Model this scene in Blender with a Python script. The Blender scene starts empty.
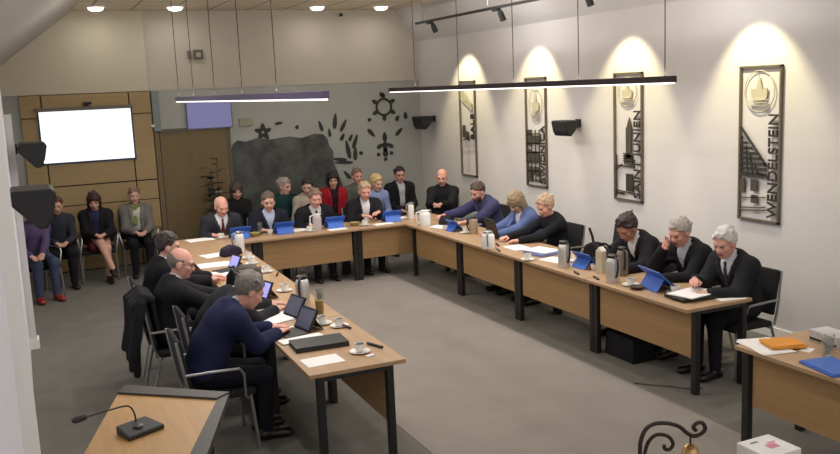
import bpy, bmesh, math, random
import numpy as np
from mathutils import Vector, Matrix, Euler
random.seed(7)
SC = bpy.context.scene
COL = SC.collection
PI = math.pi

# ------------------------------------------------------------------ materials
def lin(c):
    out = []
    for v in c:
        v /= 255.0
        out.append(v / 12.92 if v <= .04045 else ((v + .055) / 1.055) ** 2.4)
    return (*out, 1.0)

_M = {}
def mat(name, rgb, rough=.6, metal=0.0, var=.08, scale=8.0, bump=0.0, bscale=60.0, emit=None, estr=0.0, spec=.5, alpha=None, trans=0.0, coat=0.0):
    if name in _M:
        return _M[name]
    m = bpy.data.materials.new(name); m.use_nodes = True
    nt = m.node_tree; b = nt.nodes['Principled BSDF']
    tc = nt.nodes.new('ShaderNodeTexCoord')
    nz = nt.nodes.new('ShaderNodeTexNoise'); nz.inputs['Scale'].default_value = scale; nz.inputs['Detail'].default_value = 4
    nt.links.new(tc.outputs['Object'], nz.inputs['Vector'])
    rp = nt.nodes.new('ShaderNodeValToRGB')
    c = lin(rgb)
    rp.color_ramp.elements[0].position = .3; rp.color_ramp.elements[1].position = .7
    rp.color_ramp.elements[0].color = (*[max(0, v * (1 - var)) for v in c[:3]], 1)
    rp.color_ramp.elements[1].color = (*[min(1, v * (1 + var)) for v in c[:3]], 1)
    nt.links.new(nz.outputs['Fac'], rp.inputs['Fac'])
    nt.links.new(rp.outputs['Color'], b.inputs['Base Color'])
    b.inputs['Roughness'].default_value = rough
    b.inputs['Metallic'].default_value = metal
    b.inputs['Specular IOR Level'].default_value = spec
    b.inputs['Coat Weight'].default_value = coat
    b.inputs['Coat Roughness'].default_value = .12
    if trans: b.inputs['Transmission Weight'].default_value = trans; b.inputs['IOR'].default_value = 1.3
    if emit:
        b.inputs['Emission Color'].default_value = lin(emit); b.inputs['Emission Strength'].default_value = estr
    if bump:
        n2 = nt.nodes.new('ShaderNodeTexNoise'); n2.inputs['Scale'].default_value = bscale; n2.inputs['Detail'].default_value = 3
        bp = nt.nodes.new('ShaderNodeBump'); bp.inputs['Strength'].default_value = bump; bp.inputs['Distance'].default_value = .01
        nt.links.new(tc.outputs['Object'], n2.inputs['Vector']); nt.links.new(n2.outputs['Fac'], bp.inputs['Height'])
        nt.links.new(bp.outputs['Normal'], b.inputs['Normal'])
    _M[name] = m
    return m

def wood(name, rgb, dark=.8, axis='X', rough=.45, scale=2.0):
    if name in _M: return _M[name]
    m = bpy.data.materials.new(name); m.use_nodes = True
    nt = m.node_tree; b = nt.nodes['Principled BSDF']
    tc = nt.nodes.new('ShaderNodeTexCoord'); mp = nt.nodes.new('ShaderNodeMapping')
    s = {'X': (.6, 9, 9), 'Y': (9, .6, 9), 'Z': (9, 9, .6)}[axis]
    mp.inputs['Scale'].default_value = s
    nt.links.new(tc.outputs['Object'], mp.inputs['Vector'])
    nz = nt.nodes.new('ShaderNodeTexNoise'); nz.inputs['Scale'].default_value = scale; nz.inputs['Detail'].default_value = 6; nz.inputs['Distortion'].default_value = .6
    nt.links.new(mp.outputs['Vector'], nz.inputs['Vector'])
    rp = nt.nodes.new('ShaderNodeValToRGB'); c = lin(rgb)
    rp.color_ramp.elements[0].position = .3; rp.color_ramp.elements[1].position = .72
    rp.color_ramp.elements[0].color = (*[v * dark for v in c[:3]], 1); rp.color_ramp.elements[1].color = (*[min(1, v * 1.08) for v in c[:3]], 1)
    nt.links.new(nz.outputs['Fac'], rp.inputs['Fac']); nt.links.new(rp.outputs['Color'], b.inputs['Base Color'])
    b.inputs['Roughness'].default_value = rough
    _M[name] = m
    return m

# ------------------------------------------------------------------ mesh builder
class MB:
    def __init__(s): s.v = []; s.f = []
    def add(s, vs, fs):
        o = len(s.v); s.v += [tuple(v) for v in vs]; s.f += [tuple(o + i for i in f) for f in fs]; return s
    def box(s, c, d, rot=None, taper=None):
        hx, hy, hz = d[0] / 2, d[1] / 2, d[2] / 2
        vs = []
        for z in (-hz, hz):
            k = taper if (taper and z < 0) else (1, 1)
            for x, y in ((-hx, -hy), (hx, -hy), (hx, hy), (-hx, hy)): vs.append(Vector((x * k[0], y * k[1], z)))
        if rot is not None:
            R = rot if isinstance(rot, Matrix) else Euler(rot).to_matrix()
            vs = [R @ v for v in vs]
        vs = [v + Vector(c) for v in vs]
        return s.add(vs, [(3, 2, 1, 0), (4, 5, 6, 7), (0, 1, 5, 4), (1, 2, 6, 5), (2, 3, 7, 6), (3, 0, 4, 7)])
    def tube(s, pts, r, n=10, closed=False):
        pts = [Vector(p) for p in pts]; N = len(pts)
        rs = r if isinstance(r, (list, tuple)) else [r] * N
        up = None; rings = []
        for i, p in enumerate(pts):
            a = pts[(i - 1) % N] if (closed or i > 0) else p
            b = pts[(i + 1) % N] if (closed or i < N - 1) else p
            t = (b - a).normalized()
            if up is None:
                up = Vector((0, 0, 1)) if abs(t.z) < .9 else Vector((1, 0, 0))
            x = t.cross(up)
            if x.length < 1e-5: x = t.orthogonal()
            x.normalize(); up = x.cross(t).normalized()
            rings.append([p + (x * math.cos(2 * PI * k / n) + up * math.sin(2 * PI * k / n)) * rs[i] for k in range(n)])
        vs = [v for q in rings for v in q]; fs = []
        for i in range(N if closed else N - 1):
            j = (i + 1) % N
            for k in range(n):
                l = (k + 1) % n
                fs.append((i * n + k, j * n + k, j * n + l, i * n + l))
        if not closed:
            fs.append(tuple(range(n))); fs.append(tuple((N - 1) * n + k for k in range(n - 1, -1, -1)))
        return s.add(vs, fs)
    def lathe(s, prof, c=(0, 0, 0), n=24, cap=True):
        vs = []; fs = []
        for r, z in prof:
            for k in range(n):
                a = 2 * PI * k / n; vs.append((c[0] + r * math.cos(a), c[1] + r * math.sin(a), c[2] + z))
        for i in range(len(prof) - 1):
            for k in range(n):
                l = (k + 1) % n
                fs.append((i * n + k, i * n + l, (i + 1) * n + l, (i + 1) * n + k))
        if cap:
            fs.append(tuple(range(n - 1, -1, -1))); fs.append(tuple((len(prof) - 1) * n + k for k in range(n)))
        return s.add(vs, fs)
    def prism(s, poly, fn, d0, d1):
        """poly: 2-D outline, fn(u, v, d) -> point; extruded from depth d0 to d1"""
        n = len(poly); vs = [fn(u, v, d0) for u, v in poly] + [fn(u, v, d1) for u, v in poly]
        fs = [tuple(range(n)), tuple(range(2 * n - 1, n - 1, -1))] + [(i, n + i, n + (i + 1) % n, (i + 1) % n) for i in range(n)]
        return s.add(vs, fs)
    def build(s, name, m, parent=None, bevel=0, smooth=False, seg=2):
        me = bpy.data.meshes.new(name); me.from_pydata([tuple(v) for v in s.v], [], s.f); me.validate()
        bm = bmesh.new(); bm.from_mesh(me); bmesh.ops.recalc_face_normals(bm, faces=bm.faces); bm.to_mesh(me); bm.free()
        me.materials.append(m)
        if smooth:
            me.polygons.foreach_set('use_smooth', [True] * len(me.polygons))
            try: me.set_sharp_from_angle(angle=math.radians(40))
            except Exception: pass
        o = bpy.data.objects.new(name, me); COL.objects.link(o)
        if parent: o.parent = parent
        if bevel:
            md = o.modifiers.new('bevel', 'BEVEL'); md.width = bevel; md.segments = seg; md.limit_method = 'ANGLE'; md.angle_limit = math.radians(35)
        return o

def tag(o, label=None, cat=None, group=None, kind=None):
    if label: o['label'] = label
    if cat: o['category'] = cat
    if group: o['group'] = group
    if kind: o['kind'] = kind
    return o
def thing(name, loc, rz=0.0, label=None, cat=None, group=None):
    o = bpy.data.objects.new(name, None); COL.objects.link(o); o.location = loc; o.rotation_euler = (0, 0, rz)
    o.empty_display_size = .1
    return tag(o, label, cat, group)
def struct(o): o['kind'] = 'structure'; return o
_KIDS = {}
def kids(o): return [c for c in COL.objects if c.parent == o]
def dup(root, loc, rz, label, group=None):
    r = root.copy(); COL.objects.link(r); r.location = loc; r.rotation_euler = (0, 0, rz); r['label'] = label
    if group: r['group'] = group
    for ch in kids(root):
        c = ch.copy(); COL.objects.link(c); c.parent = r
        for g in kids(ch):
            d = g.copy(); COL.objects.link(d); d.parent = c
    return r

# ------------------------------------------------------------------ signed distance bodies
def unit(a):
    a = np.asarray(a, float); return a / (np.linalg.norm(a) + 1e-12)
def cap(a, b, ra, rb=None, lab=0): return ('c', np.array(a, float), np.array(b, float), ra, ra if rb is None else rb, lab)
def ell(c, r, R=None, lab=0): return ('e', np.array(c, float), np.array(r, float), np.eye(3) if R is None else R, 0, lab)
def sdf(p, P):
    if p[0] == 'c':
        _, a, b, ra, rb, _l = p
        ab = b - a; t = np.clip(((P - a) @ ab) / (ab @ ab + 1e-12), 0, 1)
        return np.linalg.norm(P - (a + t[..., None] * ab), axis=-1) - (ra + (rb - ra) * t)
    _, c, r, R, _x, _l = p
    q = (P - c) @ R
    k0 = np.linalg.norm(q / r, axis=-1); k1 = np.linalg.norm(q / (r * r), axis=-1) + 1e-9
    return k0 * (k0 - 1) / k1
def bbox(p, m):
    if p[0] == 'c':
        _, a, b, ra, rb, _l = p; r = max(ra, rb) + m
        return np.minimum(a, b) - r, np.maximum(a, b) + r
    r = max(p[2]) + m
    return p[1] - r, p[1] + r
def grow(prims, d):
    out = []
    for p in prims:
        if p[0] == 'c': out.append((p[0], p[1], p[2], p[3] + d, p[4] + d, p[5]))
        else: out.append((p[0], p[1], p[2] + d, p[3], 0, p[5]))
    return out
def field(prims, h, k=.025, cuts=(), clip=None):
    lo = np.min([bbox(p, 2.5 * h)[0] for p in prims], 0); hi = np.max([bbox(p, 2.5 * h)[1] for p in prims], 0)
    n = np.ceil((hi - lo) / h).astype(int) + 1
    F = np.full(n, 1.0); D = np.full(n, 1.0); L = np.zeros(n, np.uint8)
    def local(p, m):
        a, b = bbox(p, m)
        i0 = np.clip(np.floor((a - lo) / h).astype(int), 0, n - 1); i1 = np.clip(np.ceil((b - lo) / h).astype(int) + 1, 1, n)
        sl = tuple(slice(i0[j], i1[j]) for j in range(3))
        g = np.stack(np.meshgrid(*[lo[j] + h * np.arange(i0[j], i1[j]) for j in range(3)], indexing='ij'), -1)
        return sl, g
    for p in prims:
        sl, g = local(p, k + 2 * h)
        if g.size == 0: continue
        d = sdf(p, g); f = F[sl]
        hh = np.maximum(k - np.abs(f - d), 0) / k
        F[sl] = np.minimum(f, d) - hh * hh * k * .25
        m = d < D[sl]; D[sl][m] = d[m]; L[sl][m] = p[5]
    for p in cuts:
        sl, g = local(p, 2 * h)
        if g.size: F[sl] = np.maximum(F[sl], -sdf(p, g))
    if clip is not None:
        g = np.stack(np.meshgrid(*[lo[j] + h * np.arange(n[j]) for j in range(3)], indexing='ij'), -1)
        F = np.maximum(F, clip(g))
    return F, L, lo
def nets(F, L, lo, h):
    S = F < 0
    nx, ny, nz = F.shape
    acc = np.zeros((nx - 1, ny - 1, nz - 1, 3), np.float32); cnt = np.zeros((nx - 1, ny - 1, nz - 1), np.float32)
    sh = (nx - 1, ny - 1, nz - 1)
    quads = []
    for ax in range(3):
        a = [slice(None)] * 3; b = [slice(None)] * 3
        a[ax] = slice(0, -1); b[ax] = slice(1, None)
        A = S[tuple(a)]; B = S[tuple(b)]
        I = np.argwhere(A != B)
        if len(I) == 0: continue
        J = I.copy(); J[:, ax] += 1
        fa = F[tuple(I.T)]; fb = F[tuple(J.T)]
        P = I.astype(np.float32); P[:, ax] += fa / (fa - fb)
        o1, o2 = [(1, 2), (2, 0), (0, 1)][ax]
        cells = []
        for d1, d2 in ((-1, -1), (0, -1), (0, 0), (-1, 0)):
            C = I.copy(); C[:, o1] += d1; C[:, o2] += d2
            ok = np.all((C >= 0) & (C < np.array(sh)), 1)
            np.add.at(acc, tuple(C[ok].T), P[ok]); np.add.at(cnt, tuple(C[ok].T), 1)
            cells.append((C, ok))
        ok = cells[0][1] & cells[1][1] & cells[2][1] & cells[3][1]
        q = np.stack([np.ravel_multi_index(tuple(np.clip(c[0], 0, np.array(sh) - 1).T), sh) for c in cells], 1)[ok]
        flip = ~S[tuple(I[ok].T)]
        q[flip] = q[flip][:, ::-1]
        quads.append(q)
    Q = np.concatenate(quads)
    act = np.flatnonzero(cnt.ravel() > 0)
    V = acc.reshape(-1, 3)[act] / cnt.ravel()[act][:, None]
    remap = np.full(cnt.size, -1, np.int64); remap[act] = np.arange(len(act))
    Q = remap[Q]
    ii = np.clip(np.rint(V).astype(int), 0, np.array(F.shape) - 1)
    lab = L[tuple(ii.T)]
    return V * h + lo, Q, lab[Q[:, 0]]
def sculpt(prims, h, k=.025, cuts=(), clip=None):
    F, L, lo = field(prims, h, k, cuts, clip)
    return nets(F, L, lo, h)
def join(parts):
    V = []; Q = []; M = []; o = 0
    for v, q, m in parts:
        V.append(v); Q.append(q + o); M.append(m); o += len(v)
    return np.concatenate(V), np.concatenate(Q), np.concatenate(M)
def mesh_obj(name, vqm, mats, parent=None):
    V, Q, M = vqm
    me = bpy.data.meshes.new(name)
    n, f = len(V), len(Q)
    me.vertices.add(n); me.vertices.foreach_set('co', np.asarray(V, np.float32).ravel())
    me.loops.add(4 * f); me.loops.foreach_set('vertex_index', np.asarray(Q, np.int32).ravel())
    me.polygons.add(f); me.polygons.foreach_set('loop_start', np.arange(0, 4 * f, 4, dtype=np.int32))
    for m in mats: me.materials.append(m)
    me.polygons.foreach_set('material_index', np.minimum(np.asarray(M, np.int32), len(mats) - 1))
    me.polygons.foreach_set('use_smooth', np.ones(f, bool))
    me.update(calc_edges=True); me.validate()
    o = bpy.data.objects.new(name, me); COL.objects.link(o)
    if parent: o.parent = parent
    return o

def rotz(a): c, s = math.cos(a), math.sin(a); return np.array([[c, -s, 0], [s, c, 0], [0, 0, 1]])
def rotx(a): c, s = math.cos(a), math.sin(a); return np.array([[1, 0, 0], [0, c, -s], [0, s, c]])
def roty(a): c, s = math.cos(a), math.sin(a); return np.array([[c, 0, s], [0, 1, 0], [-s, 0, c]])
def fwd(deg): a = math.radians(deg); return np.array([0, math.sin(a), math.cos(a)])

def hand_prims(side, curl):
    """right hand (side=+1): thumb towards -x; wrist at origin, fingers along +y, back of the hand up"""
    s = side; P = []
    P.append(ell((0, .045, 0), (.040, .052, .017))); P.append(cap((0, -.035, 0), (0, .02, 0), .024, .026))
    for x, L in ((-.030, .070), (-.010, .080), (.011, .074), (.031, .057)):
        p = np.array([x * s, .083, .002]); a = 0.0; q0 = np.array([x * .75 * s, .045, .002])
        P.append(cap(q0, p, .011, .0095))
        for frac, bend, r in ((.45, .35, .0088), (.31, .75, .0080), (.24, .6, .0070)):
            a += bend * curl
            q = p + np.array([x * .12 * s, math.cos(a), -math.sin(a)]) * L * frac
            P.append(cap(p, q, r, r * .93)); p = q
    P.append(cap((-.024 * s, .018, -.006), (-.050 * s, .050, -.014), .014, .0115))
    P.append(cap((-.050 * s, .050, -.014), (-.046 * s, .086, -.022 - .012 * curl), .0108, .0090))
    return P

SKIN = {'fair': (205, 160, 140), 'pink': (214, 158, 140), 'tan': (180, 132, 108)}
LOG = []
def person(label, head_xy, rz, lean=12, hy=0, hp=10, hr=0, hands=None, skin='fair', hair=('short', (60, 50, 45)), top=('jacket', (35, 36, 42)), shirt=(215, 215, 220), tie=None, trousers=(30, 30, 36),
           shoes=(22, 20, 20), male=True, seat=.46, size=1.0, knees=(.11, .43), feet=.42, cross=False, glasses=False, bare=False, beard=None, curl=.55, scarf=None, fine=False, group=None, bag=None, slump=1.0, lift=0.0, splay=0.0, zh=None, hs=1.07):
    rz = math.radians(rz)
    s = size; wid = 1.0 if male else .88
    hip = np.array([0, 0, seat + .118 + lift])
    d1 = fwd(lean * .55 * slump); d2 = fwd(lean * 1.25)
    na = lean * .9 + hp * .45 + 8
    tor = .95
    if zh:
        tor = (zh - hip[2] - fwd(na)[2] * .165 * s) / ((.20 * d1[2] + .315 * d2[2]) * s)
        tor = max(.82, min(1.04, tor))
    waist = hip + d1 * .20 * s * tor; chest = waist + d2 * .17 * s * tor; nb = chest + d2 * .145 * s * tor
    hc = nb + fwd(na) * .165 * s
    f2 = np.array([0, d2[2], -d2[1]]); f1 = np.array([0, d1[2], -d1[1]])
    Rh = rotz(math.radians(hy)) @ rotx(-math.radians(hp)) @ roty(math.radians(hr))
    c, si = math.cos(rz), math.sin(rz)
    loc = np.array([head_xy[0] - (hc[0] * c - hc[1] * si), head_xy[1] - (hc[0] * si + hc[1] * c)])
    LOG.append((label[:34], round(head_xy[0], 2), round(head_xy[1], 2), round(float(hc[2]), 3), round(float(loc[0]), 2), round(float(loc[1]), 2)))
    def tolocal(w):
        d = np.array([w[0] - loc[0], w[1] - loc[1]]); return np.array([d[0] * c + d[1] * si, -d[0] * si + d[1] * c, w[2]])
    Rt1 = np.stack([np.array([1., 0, 0]), f1, d1], 1); Rt2 = np.stack([np.array([1., 0, 0]), f2, d2], 1)
    belly = .125 if male else .108
    torso = [ell(hip + np.array([0, -.005, 0]), (.168 * (1 if male else 1.04), .125, .115), Rt1),
             ell(waist + f1 * .012, (.145 * wid, belly, .15), Rt1),
             ell(chest + f2 * .0, (.165 * wid, .118 if male else .125, .17), Rt2)]
    shs = {}
    for sd in (-1, 1):
        shs[sd] = nb - d2 * .055 * s + np.array([sd * .178 * wid * s, 0, 0]) + f2 * .01
        torso.append(cap(nb - d2 * .02 + np.array([sd * .03, 0, 0]) - f2 * .01, shs[sd] + d2 * .005, .052, .048))
        torso.append(cap(chest + np.array([sd * .07, 0, 0]), shs[sd] - d2 * .03, .085 * wid, .055))
    neck = [cap(nb - d2 * .03, hc - Rh @ np.array([0, .012, .06]), .056 if male else .047, .052 if male else .044)]
    # arms
    if hands is None:
        hands = {}
    arms = []; sleeves = []; wr = {}
    for sd in (-1, 1):
        S = shs[sd]
        hw = hands.get('L' if sd < 0 else 'R') if hands else None
        T = tolocal(hw) if hw is not None else np.array([sd * .10, .30, .60])
        a, b = .29 * s, .255 * s
        v = T - S; dist = np.linalg.norm(v)
        if dist > a + b - .012:
            T = S + v / dist * (a + b - .012); v = T - S; dist = np.linalg.norm(v)
        dist = max(dist, .12); u = v / np.linalg.norm(v)
        ca = (a * a + dist * dist - b * b) / (2 * a * dist); ca = max(-1, min(1, ca))
        pole = np.array([sd * (.55 + splay), -.55, -.8]); pole = pole - (pole @ u) * u; pole = unit(pole)
        E = S + u * a * ca + pole * a * math.sqrt(max(0, 1 - ca * ca))
        arms += [cap(S, E, .053 * wid, .043 * wid), cap(E, T, .043 * wid, .029)]
        sleeves.append((S, E, T)); wr[sd] = (E, T)
    # legs
    legs = []; ank = {}
    for sd in (-1, 1):
        H0 = hip + np.array([sd * .088, .02, -.012]); K = np.array([sd * knees[0], knees[1], seat + .045])
        A = np.array([sd * (knees[0] + .0), feet, .095])
        if cross and sd > 0:
            K = np.array([-.03, .44, seat + .135]); A = np.array([-.16, .56, seat - .24])
        legs += [cap(H0, K, .088, .060), cap(K, A, .058, .040), ell(K, (.06, .062, .06))]
        ank[sd] = (K, A)
    # head
    def hp_(x, y, z): return hc + Rh @ np.array([x, y, z])
    g = s * hs * (1.0 if male else .96)
    def he(cx, cy, cz, rx, ry, rz_, lab=0): return ell(hp_(cx * g, cy * g, cz * g), (rx * g, ry * g, rz_ * g), Rh, lab)
    def hcap(a, b, ra, rb, lab=0): return cap(hp_(*[q * g for q in a]), hp_(*[q * g for q in b]), ra * g, rb * g, lab)
    head = [he(0, -.012, .032, .076, .098, .092), he(0, .028, -.045, .058, .066, .072), he(0, .066, -.088, .030, .026, .024),
            hcap((0, .086, .012), (0, .108, -.026), .010, .0145), hcap((-.014, .094, -.030), (.014, .094, -.030), .009, .009),
            hcap((-.040, .076, .030), (.040, .076, .030), .013, .013),
            he(-.045, .066, -.02, .022, .022, .022), he(.045, .066, -.02, .022, .022, .022),
            he(-.078, -.004, -.008, .011, .022, .034), he(.078, -.004, -.008, .011, .022, .034),
            hcap((-.020, .087, -.060), (.020, .087, -.060), .0075, .0075, 1),
            he(-.031, .081, .008, .0085, .009, .0055, 2), he(.031, .081, .008, .0085, .009, .0055, 2),
            hcap((-.018, .091, .027), (-.046, .074, .030), .0040, .0032, 3), hcap((.018, .091, .027), (.046, .074, .030), .0040, .0032, 3)]
    h = .0085 if fine else .0100
    body = sculpt(torso + neck + arms + legs + head, h, .020)
    parts = [body]
    for sd in (-1, 1):
        E, T = wr[sd]
        y = T - E; y = unit(y)
        if hands and abs(T[2] - .79) < .08: y = unit(np.array([y[0] - sd * .25, y[1], 0]))
        zz = np.array([0, 0, 1.]) if abs(y[2]) < .8 else np.array([0, -1., 0])
        x = unit(np.cross(y, zz)); z = np.cross(x, y)
        Rm = np.stack([x, y, z], 1)
        v, q, m = sculpt(hand_prims(sd, curl), .0045, .008)
        parts.append((v @ Rm.T * s * (1 if male else .92) + T, q, m * 0))
    sk = mat('skin_' + skin, SKIN[skin], .55, var=.05, scale=20)
    lip = mat('lips', (160, 95, 88), .5); eye = mat('eye', (74, 60, 54), .3)
    bc = tuple(int(a * .55 + b * .45) for a, b in zip(hair[1], SKIN[skin])); brow = mat('brow_%d' % sum(bc), bc, .8)
    root = mesh_obj('person', join(parts), [sk, lip, eye, brow])
    root.location = (loc[0], loc[1], 0); root.rotation_euler = (0, 0, rz)
    tag(root, label, 'person', group)
    # trousers / skirt
    if bare:
        sk_prims = grow(torso[:1], .012) + [cap(hip + np.array([sd * .07, .02, -.01]), np.array([sd * .06, .34, seat + .06]), .100, .075) for sd in (-1, 1)]
        mesh_obj('skirt', sculpt(sk_prims, .013, .05), [cloth(trousers)], root)
    else:
        tp = grow(torso[:1], .009) + grow(legs, .010)
        mesh_obj('trousers', sculpt(tp, .0125, .03, clip=None), [cloth(trousers)], root)
    for sd in (-1, 1):
        K, A = ank[sd]
        if cross and sd > 0: toe = A + np.array([-.02, .13, -.075]); heel = A + np.array([0, -.02, -.05])
        else: toe = np.array([A[0] + sd * .02, A[1] + .155, .034]); heel = np.array([A[0], A[1] - .03, .042])
        sp = [cap(heel, toe, .042, .034), cap(A + np.array([0, 0, -.02]), heel, .044, .042), ell(toe, (.040, .055, .030))]
        cl = (lambda G: .006 - G[..., 2]) if not (cross and sd > 0) else None
        mesh_obj('shoe', sculpt(sp, .011, .02, clip=cl), [mat('shoe_%d_%d' % (shoes[0], shoes[2]), shoes, .35)], root)
    # upper clothing
    kind, colr = top
    suit = kind in ('jacket', 'open')
    infl = .029 if suit else .018
    up = grow(torso[1:], infl) + [ell(hip + np.array([0, -.005, .015]), (.190 if suit else .180, .152 if suit else .140, .125), Rt1)]
    up.append(ell((hip + waist) / 2 + f1 * .004, ((.178 if suit else .160) * wid, .148 if suit else .132, .15), Rt1))
    if suit:
        for sd in (-1, 1): up.append(cap(nb - d2 * .015 + np.array([sd * .05, 0, 0]) - f2 * .01, shs[sd] + d2 * .004 + np.array([sd * .012, 0, 0]), .060, .066))
    for S, E, T in sleeves:
        end = T + (E - T) * (.13 if suit else .06)
        k_ = 1.26 if suit else 1.06
        up += [cap(S, E, .068 * wid * k_, .057 * wid * k_), cap(E, end, .057 * wid * k_, .043 * k_)]
    cuts = [cap(nb + fwd(na) * .02, hc, .062 if male else .054)] if kind != 'rollneck' else []
    if kind == 'rollneck': up += [cap(nb - d2 * .01, nb + fwd(na) * .055, .068, .062)]
    clip = None; lapels = []
    if kind in ('jacket', 'open'):
        VL, VW = (.25, .080) if kind == 'jacket' else (.46, .085)
        def clip(G):
            q = G - nb; t = -(q @ d2); fr = q @ f2
            w = VW * (1 - t / VL) if kind == 'jacket' else VW * .8 - .06 * t
            dv = np.maximum(np.maximum(np.maximum(np.abs(q[..., 0]) - w, -fr + .0), t - VL), fr - .20)
            return -dv
        for sd in (-1, 1):
            pts = []
            for tt in (-.02, .03, .09, .15, .21, .245):
                w = (VW * (1 - tt / VL) if kind == 'jacket' else VW * .8 - .06 * tt) + .022 * max(.25, 1 - max(tt, 0) / .30)
                base = nb - d2 * tt + np.array([sd * w, 0, 0]); fr = np.linspace(-.05, .25, 121); g3 = base + fr[:, None] * f2
                dd = np.min([sdf(p, g3) for p in up], 0); ins = np.flatnonzero(dd < 0)
                pts.append(base + f2 * ((fr[ins[-1]] if len(ins) else .06) - .009))
            lap = [cap(pts[i], pts[i + 1], (.016, .020, .021, .019, .015, .012)[i], (.016, .020, .021, .019, .015, .012)[i + 1]) for i in range(5)]
            lapels.append(lap)
        neckring = [nb + fwd(na) * .012 + np.array([.078 * math.cos(a), 0, 0]) + f2 * .070 * math.sin(a) for a in np.linspace(PI * .92, 2.08 * PI, 9)]
        lapels.append([cap(neckring[i], neckring[i + 1], .017) for i in range(8)])
        for lp in lapels[:2]: mesh_obj('lapel', sculpt(lp, .0075, .012), [cloth(tuple(min(255, int(v * 1.12 + 4)) for v in colr))], root)
        up += lapels[2]
    mesh_obj({'jacket': 'jacket', 'open': 'jacket'}.get(kind, 'jumper'), sculpt(up, .0100, .040 if suit else .03, cuts, clip), [cloth(colr)], root)
    # shirt
    if kind != 'rollneck':
        sp = grow([torso[1], torso[2]], .007) + grow(torso[4:5] + torso[6:7], .004) + [cap(nb - d2 * .035, nb + fwd(na) * .035, .064 if male else .055, .060 if male else .052)]
        scuts = [cap(nb + fwd(na) * .05, hc + fwd(na) * .02, .060, .06)] if not male else []
        if suit:
            for S, E, T in sleeves: mesh_obj('cuff', sculpt([cap(T + (E - T) * .06, T + (E - T) * .22, .0345, .039)], .008, .01), [cloth(shirt)], root)
        mesh_obj('shirt', sculpt(sp, .010, .02, scuts), [cloth(shirt)], root)
        allp = sp
    if tie:
        pts = []
        for t in (.015, .06, .11, .16, .21):
            base = nb - d2 * t; fr = np.linspace(0, .22, 111); g3 = base + fr[:, None] * f2
            d = np.min([sdf(p, g3) for p in sp], 0)
            inside = np.flatnonzero(d < 0); e = fr[inside[-1]] if len(inside) else .1
            pts.append(base + f2 * (e + .002))
        tp = [cap(pts[0] + d2 * .012, pts[0] - d2 * .01, .014, .011)] + [cap(pts[i], pts[i + 1], .012 + .004 * i, .015 + .004 * i) for i in range(4)]
        mesh_obj('tie', sculpt(tp, .0065, .01), [cloth(tie)], root)
    if scarf:
        ring = [nb + fwd(na) * .02 + np.array([.075 * math.cos(a), 0, 0]) + f2 * .075 * math.sin(a) for a in np.linspace(0, 2 * PI, 13)]
        sp2 = [cap(ring[i], ring[i + 1], .026) for i in range(12)] + [cap(ring[3], ring[3] - d2 * .26 + f2 * .04 + np.array([.02, 0, 0]), .03, .034), cap(ring[3] + np.array([.05, 0, 0]), ring[3] - d2 * .22 + f2 * .04 + np.array([.07, 0, 0]), .028, .030)]
        mesh_obj('scarf', sculpt(sp2, .010, .02), [cloth(scarf)], root)
    # hair
    st, hcol = hair
    hm = mat('hair_%d_%d' % (hcol[0], hcol[2]), hcol, .62, var=.28, scale=45, bump=.5, bscale=90)
    def hl(G): return ((G - hc) @ Rh) / g
    if st != 'bald':
        th = {'short': .012, 'fringe': .007, 'bob': .022, 'long': .018, 'full': .020, 'grey_short': .014}[st]
        H = [he(0, -.014, .034, .074 + th, .097 + th, .090 + th)]
        rr = random.Random(int(head_xy[0] * 1000 + head_xy[1] * 77))
        if st not in ('fringe',):
            for _i in range(26):                            # tufts break the outline
                az = rr.uniform(0, 2 * PI); el = rr.uniform(.1, 1.35); ux, uy, uz = math.cos(az) * math.cos(el), math.sin(az) * math.cos(el), math.sin(el)
                q = .955; b0 = (ux * (.074 + th) * q, -.014 + uy * (.097 + th) * q, .034 + uz * (.090 + th) * q)
                b1 = (b0[0] + rr.uniform(-.02, .02) + .006 * ux, b0[1] + rr.uniform(-.03, .015), b0[2] + rr.uniform(-.012, .010))
                H.append(hcap(b0, b1, .012, .008))
        hcuts = []; rr2 = rr.uniform(0, 6)
        if st in ('bob', 'long'):
            low = -.10 if st == 'bob' else -.20
            for sx in (-1, 1):
                H += [hcap((sx * .066, -.02, .03), (sx * .070, -.005, low), .034, .030), hcap((sx * .040, -.075, .03), (sx * .045, -.06, low - .02), .040, .034)]
            H += [hcap((0, -.085, .03), (0, -.075, low - .02), .042, .036)]
            hcuts = [he(0, .115, -.045, .053, .085, .105)]
            clip2 = None
        elif st == 'fringe':
            def clip2(G):
                q = hl(G); return np.maximum(q[..., 2] - .048 - .55 * np.maximum(-q[..., 1] - .03, 0), np.maximum(q[..., 1] - .030, -(q[..., 2] - (.000 + (q[..., 1]) * .80))))*.8
        else:
            fz = .088
            def clip2(G):
                q = hl(G); line = fz - (.085 - q[..., 1]) * 1.05 + .012 * np.sin(q[..., 0] * 95 + rr2) + .10 * np.maximum(np.abs(q[..., 0]) - .035, 0) * (q[..., 1] > .03)
                return np.maximum(-(q[..., 2] - np.maximum(line, -.085)), -1) * .75
        if st in ('bob', 'long'): clip2 = None
        mesh_obj('hair', sculpt(H, .0075, .02, hcuts, clip2), [hm], root)
    if beard:
        B = [he(0, .034, -.056, .060, .068, .068)]
        def clip3(G):
            q = hl(G); return np.maximum(q[..., 2] + .045, .02 - q[..., 1])
        mesh_obj('beard', sculpt(B, .008, .01, [he(0, .1, -.055, .025, .03, .010)], clip3), [mat('beard_%d' % beard[0], beard, .8, var=.2, scale=40)], root)
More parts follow.
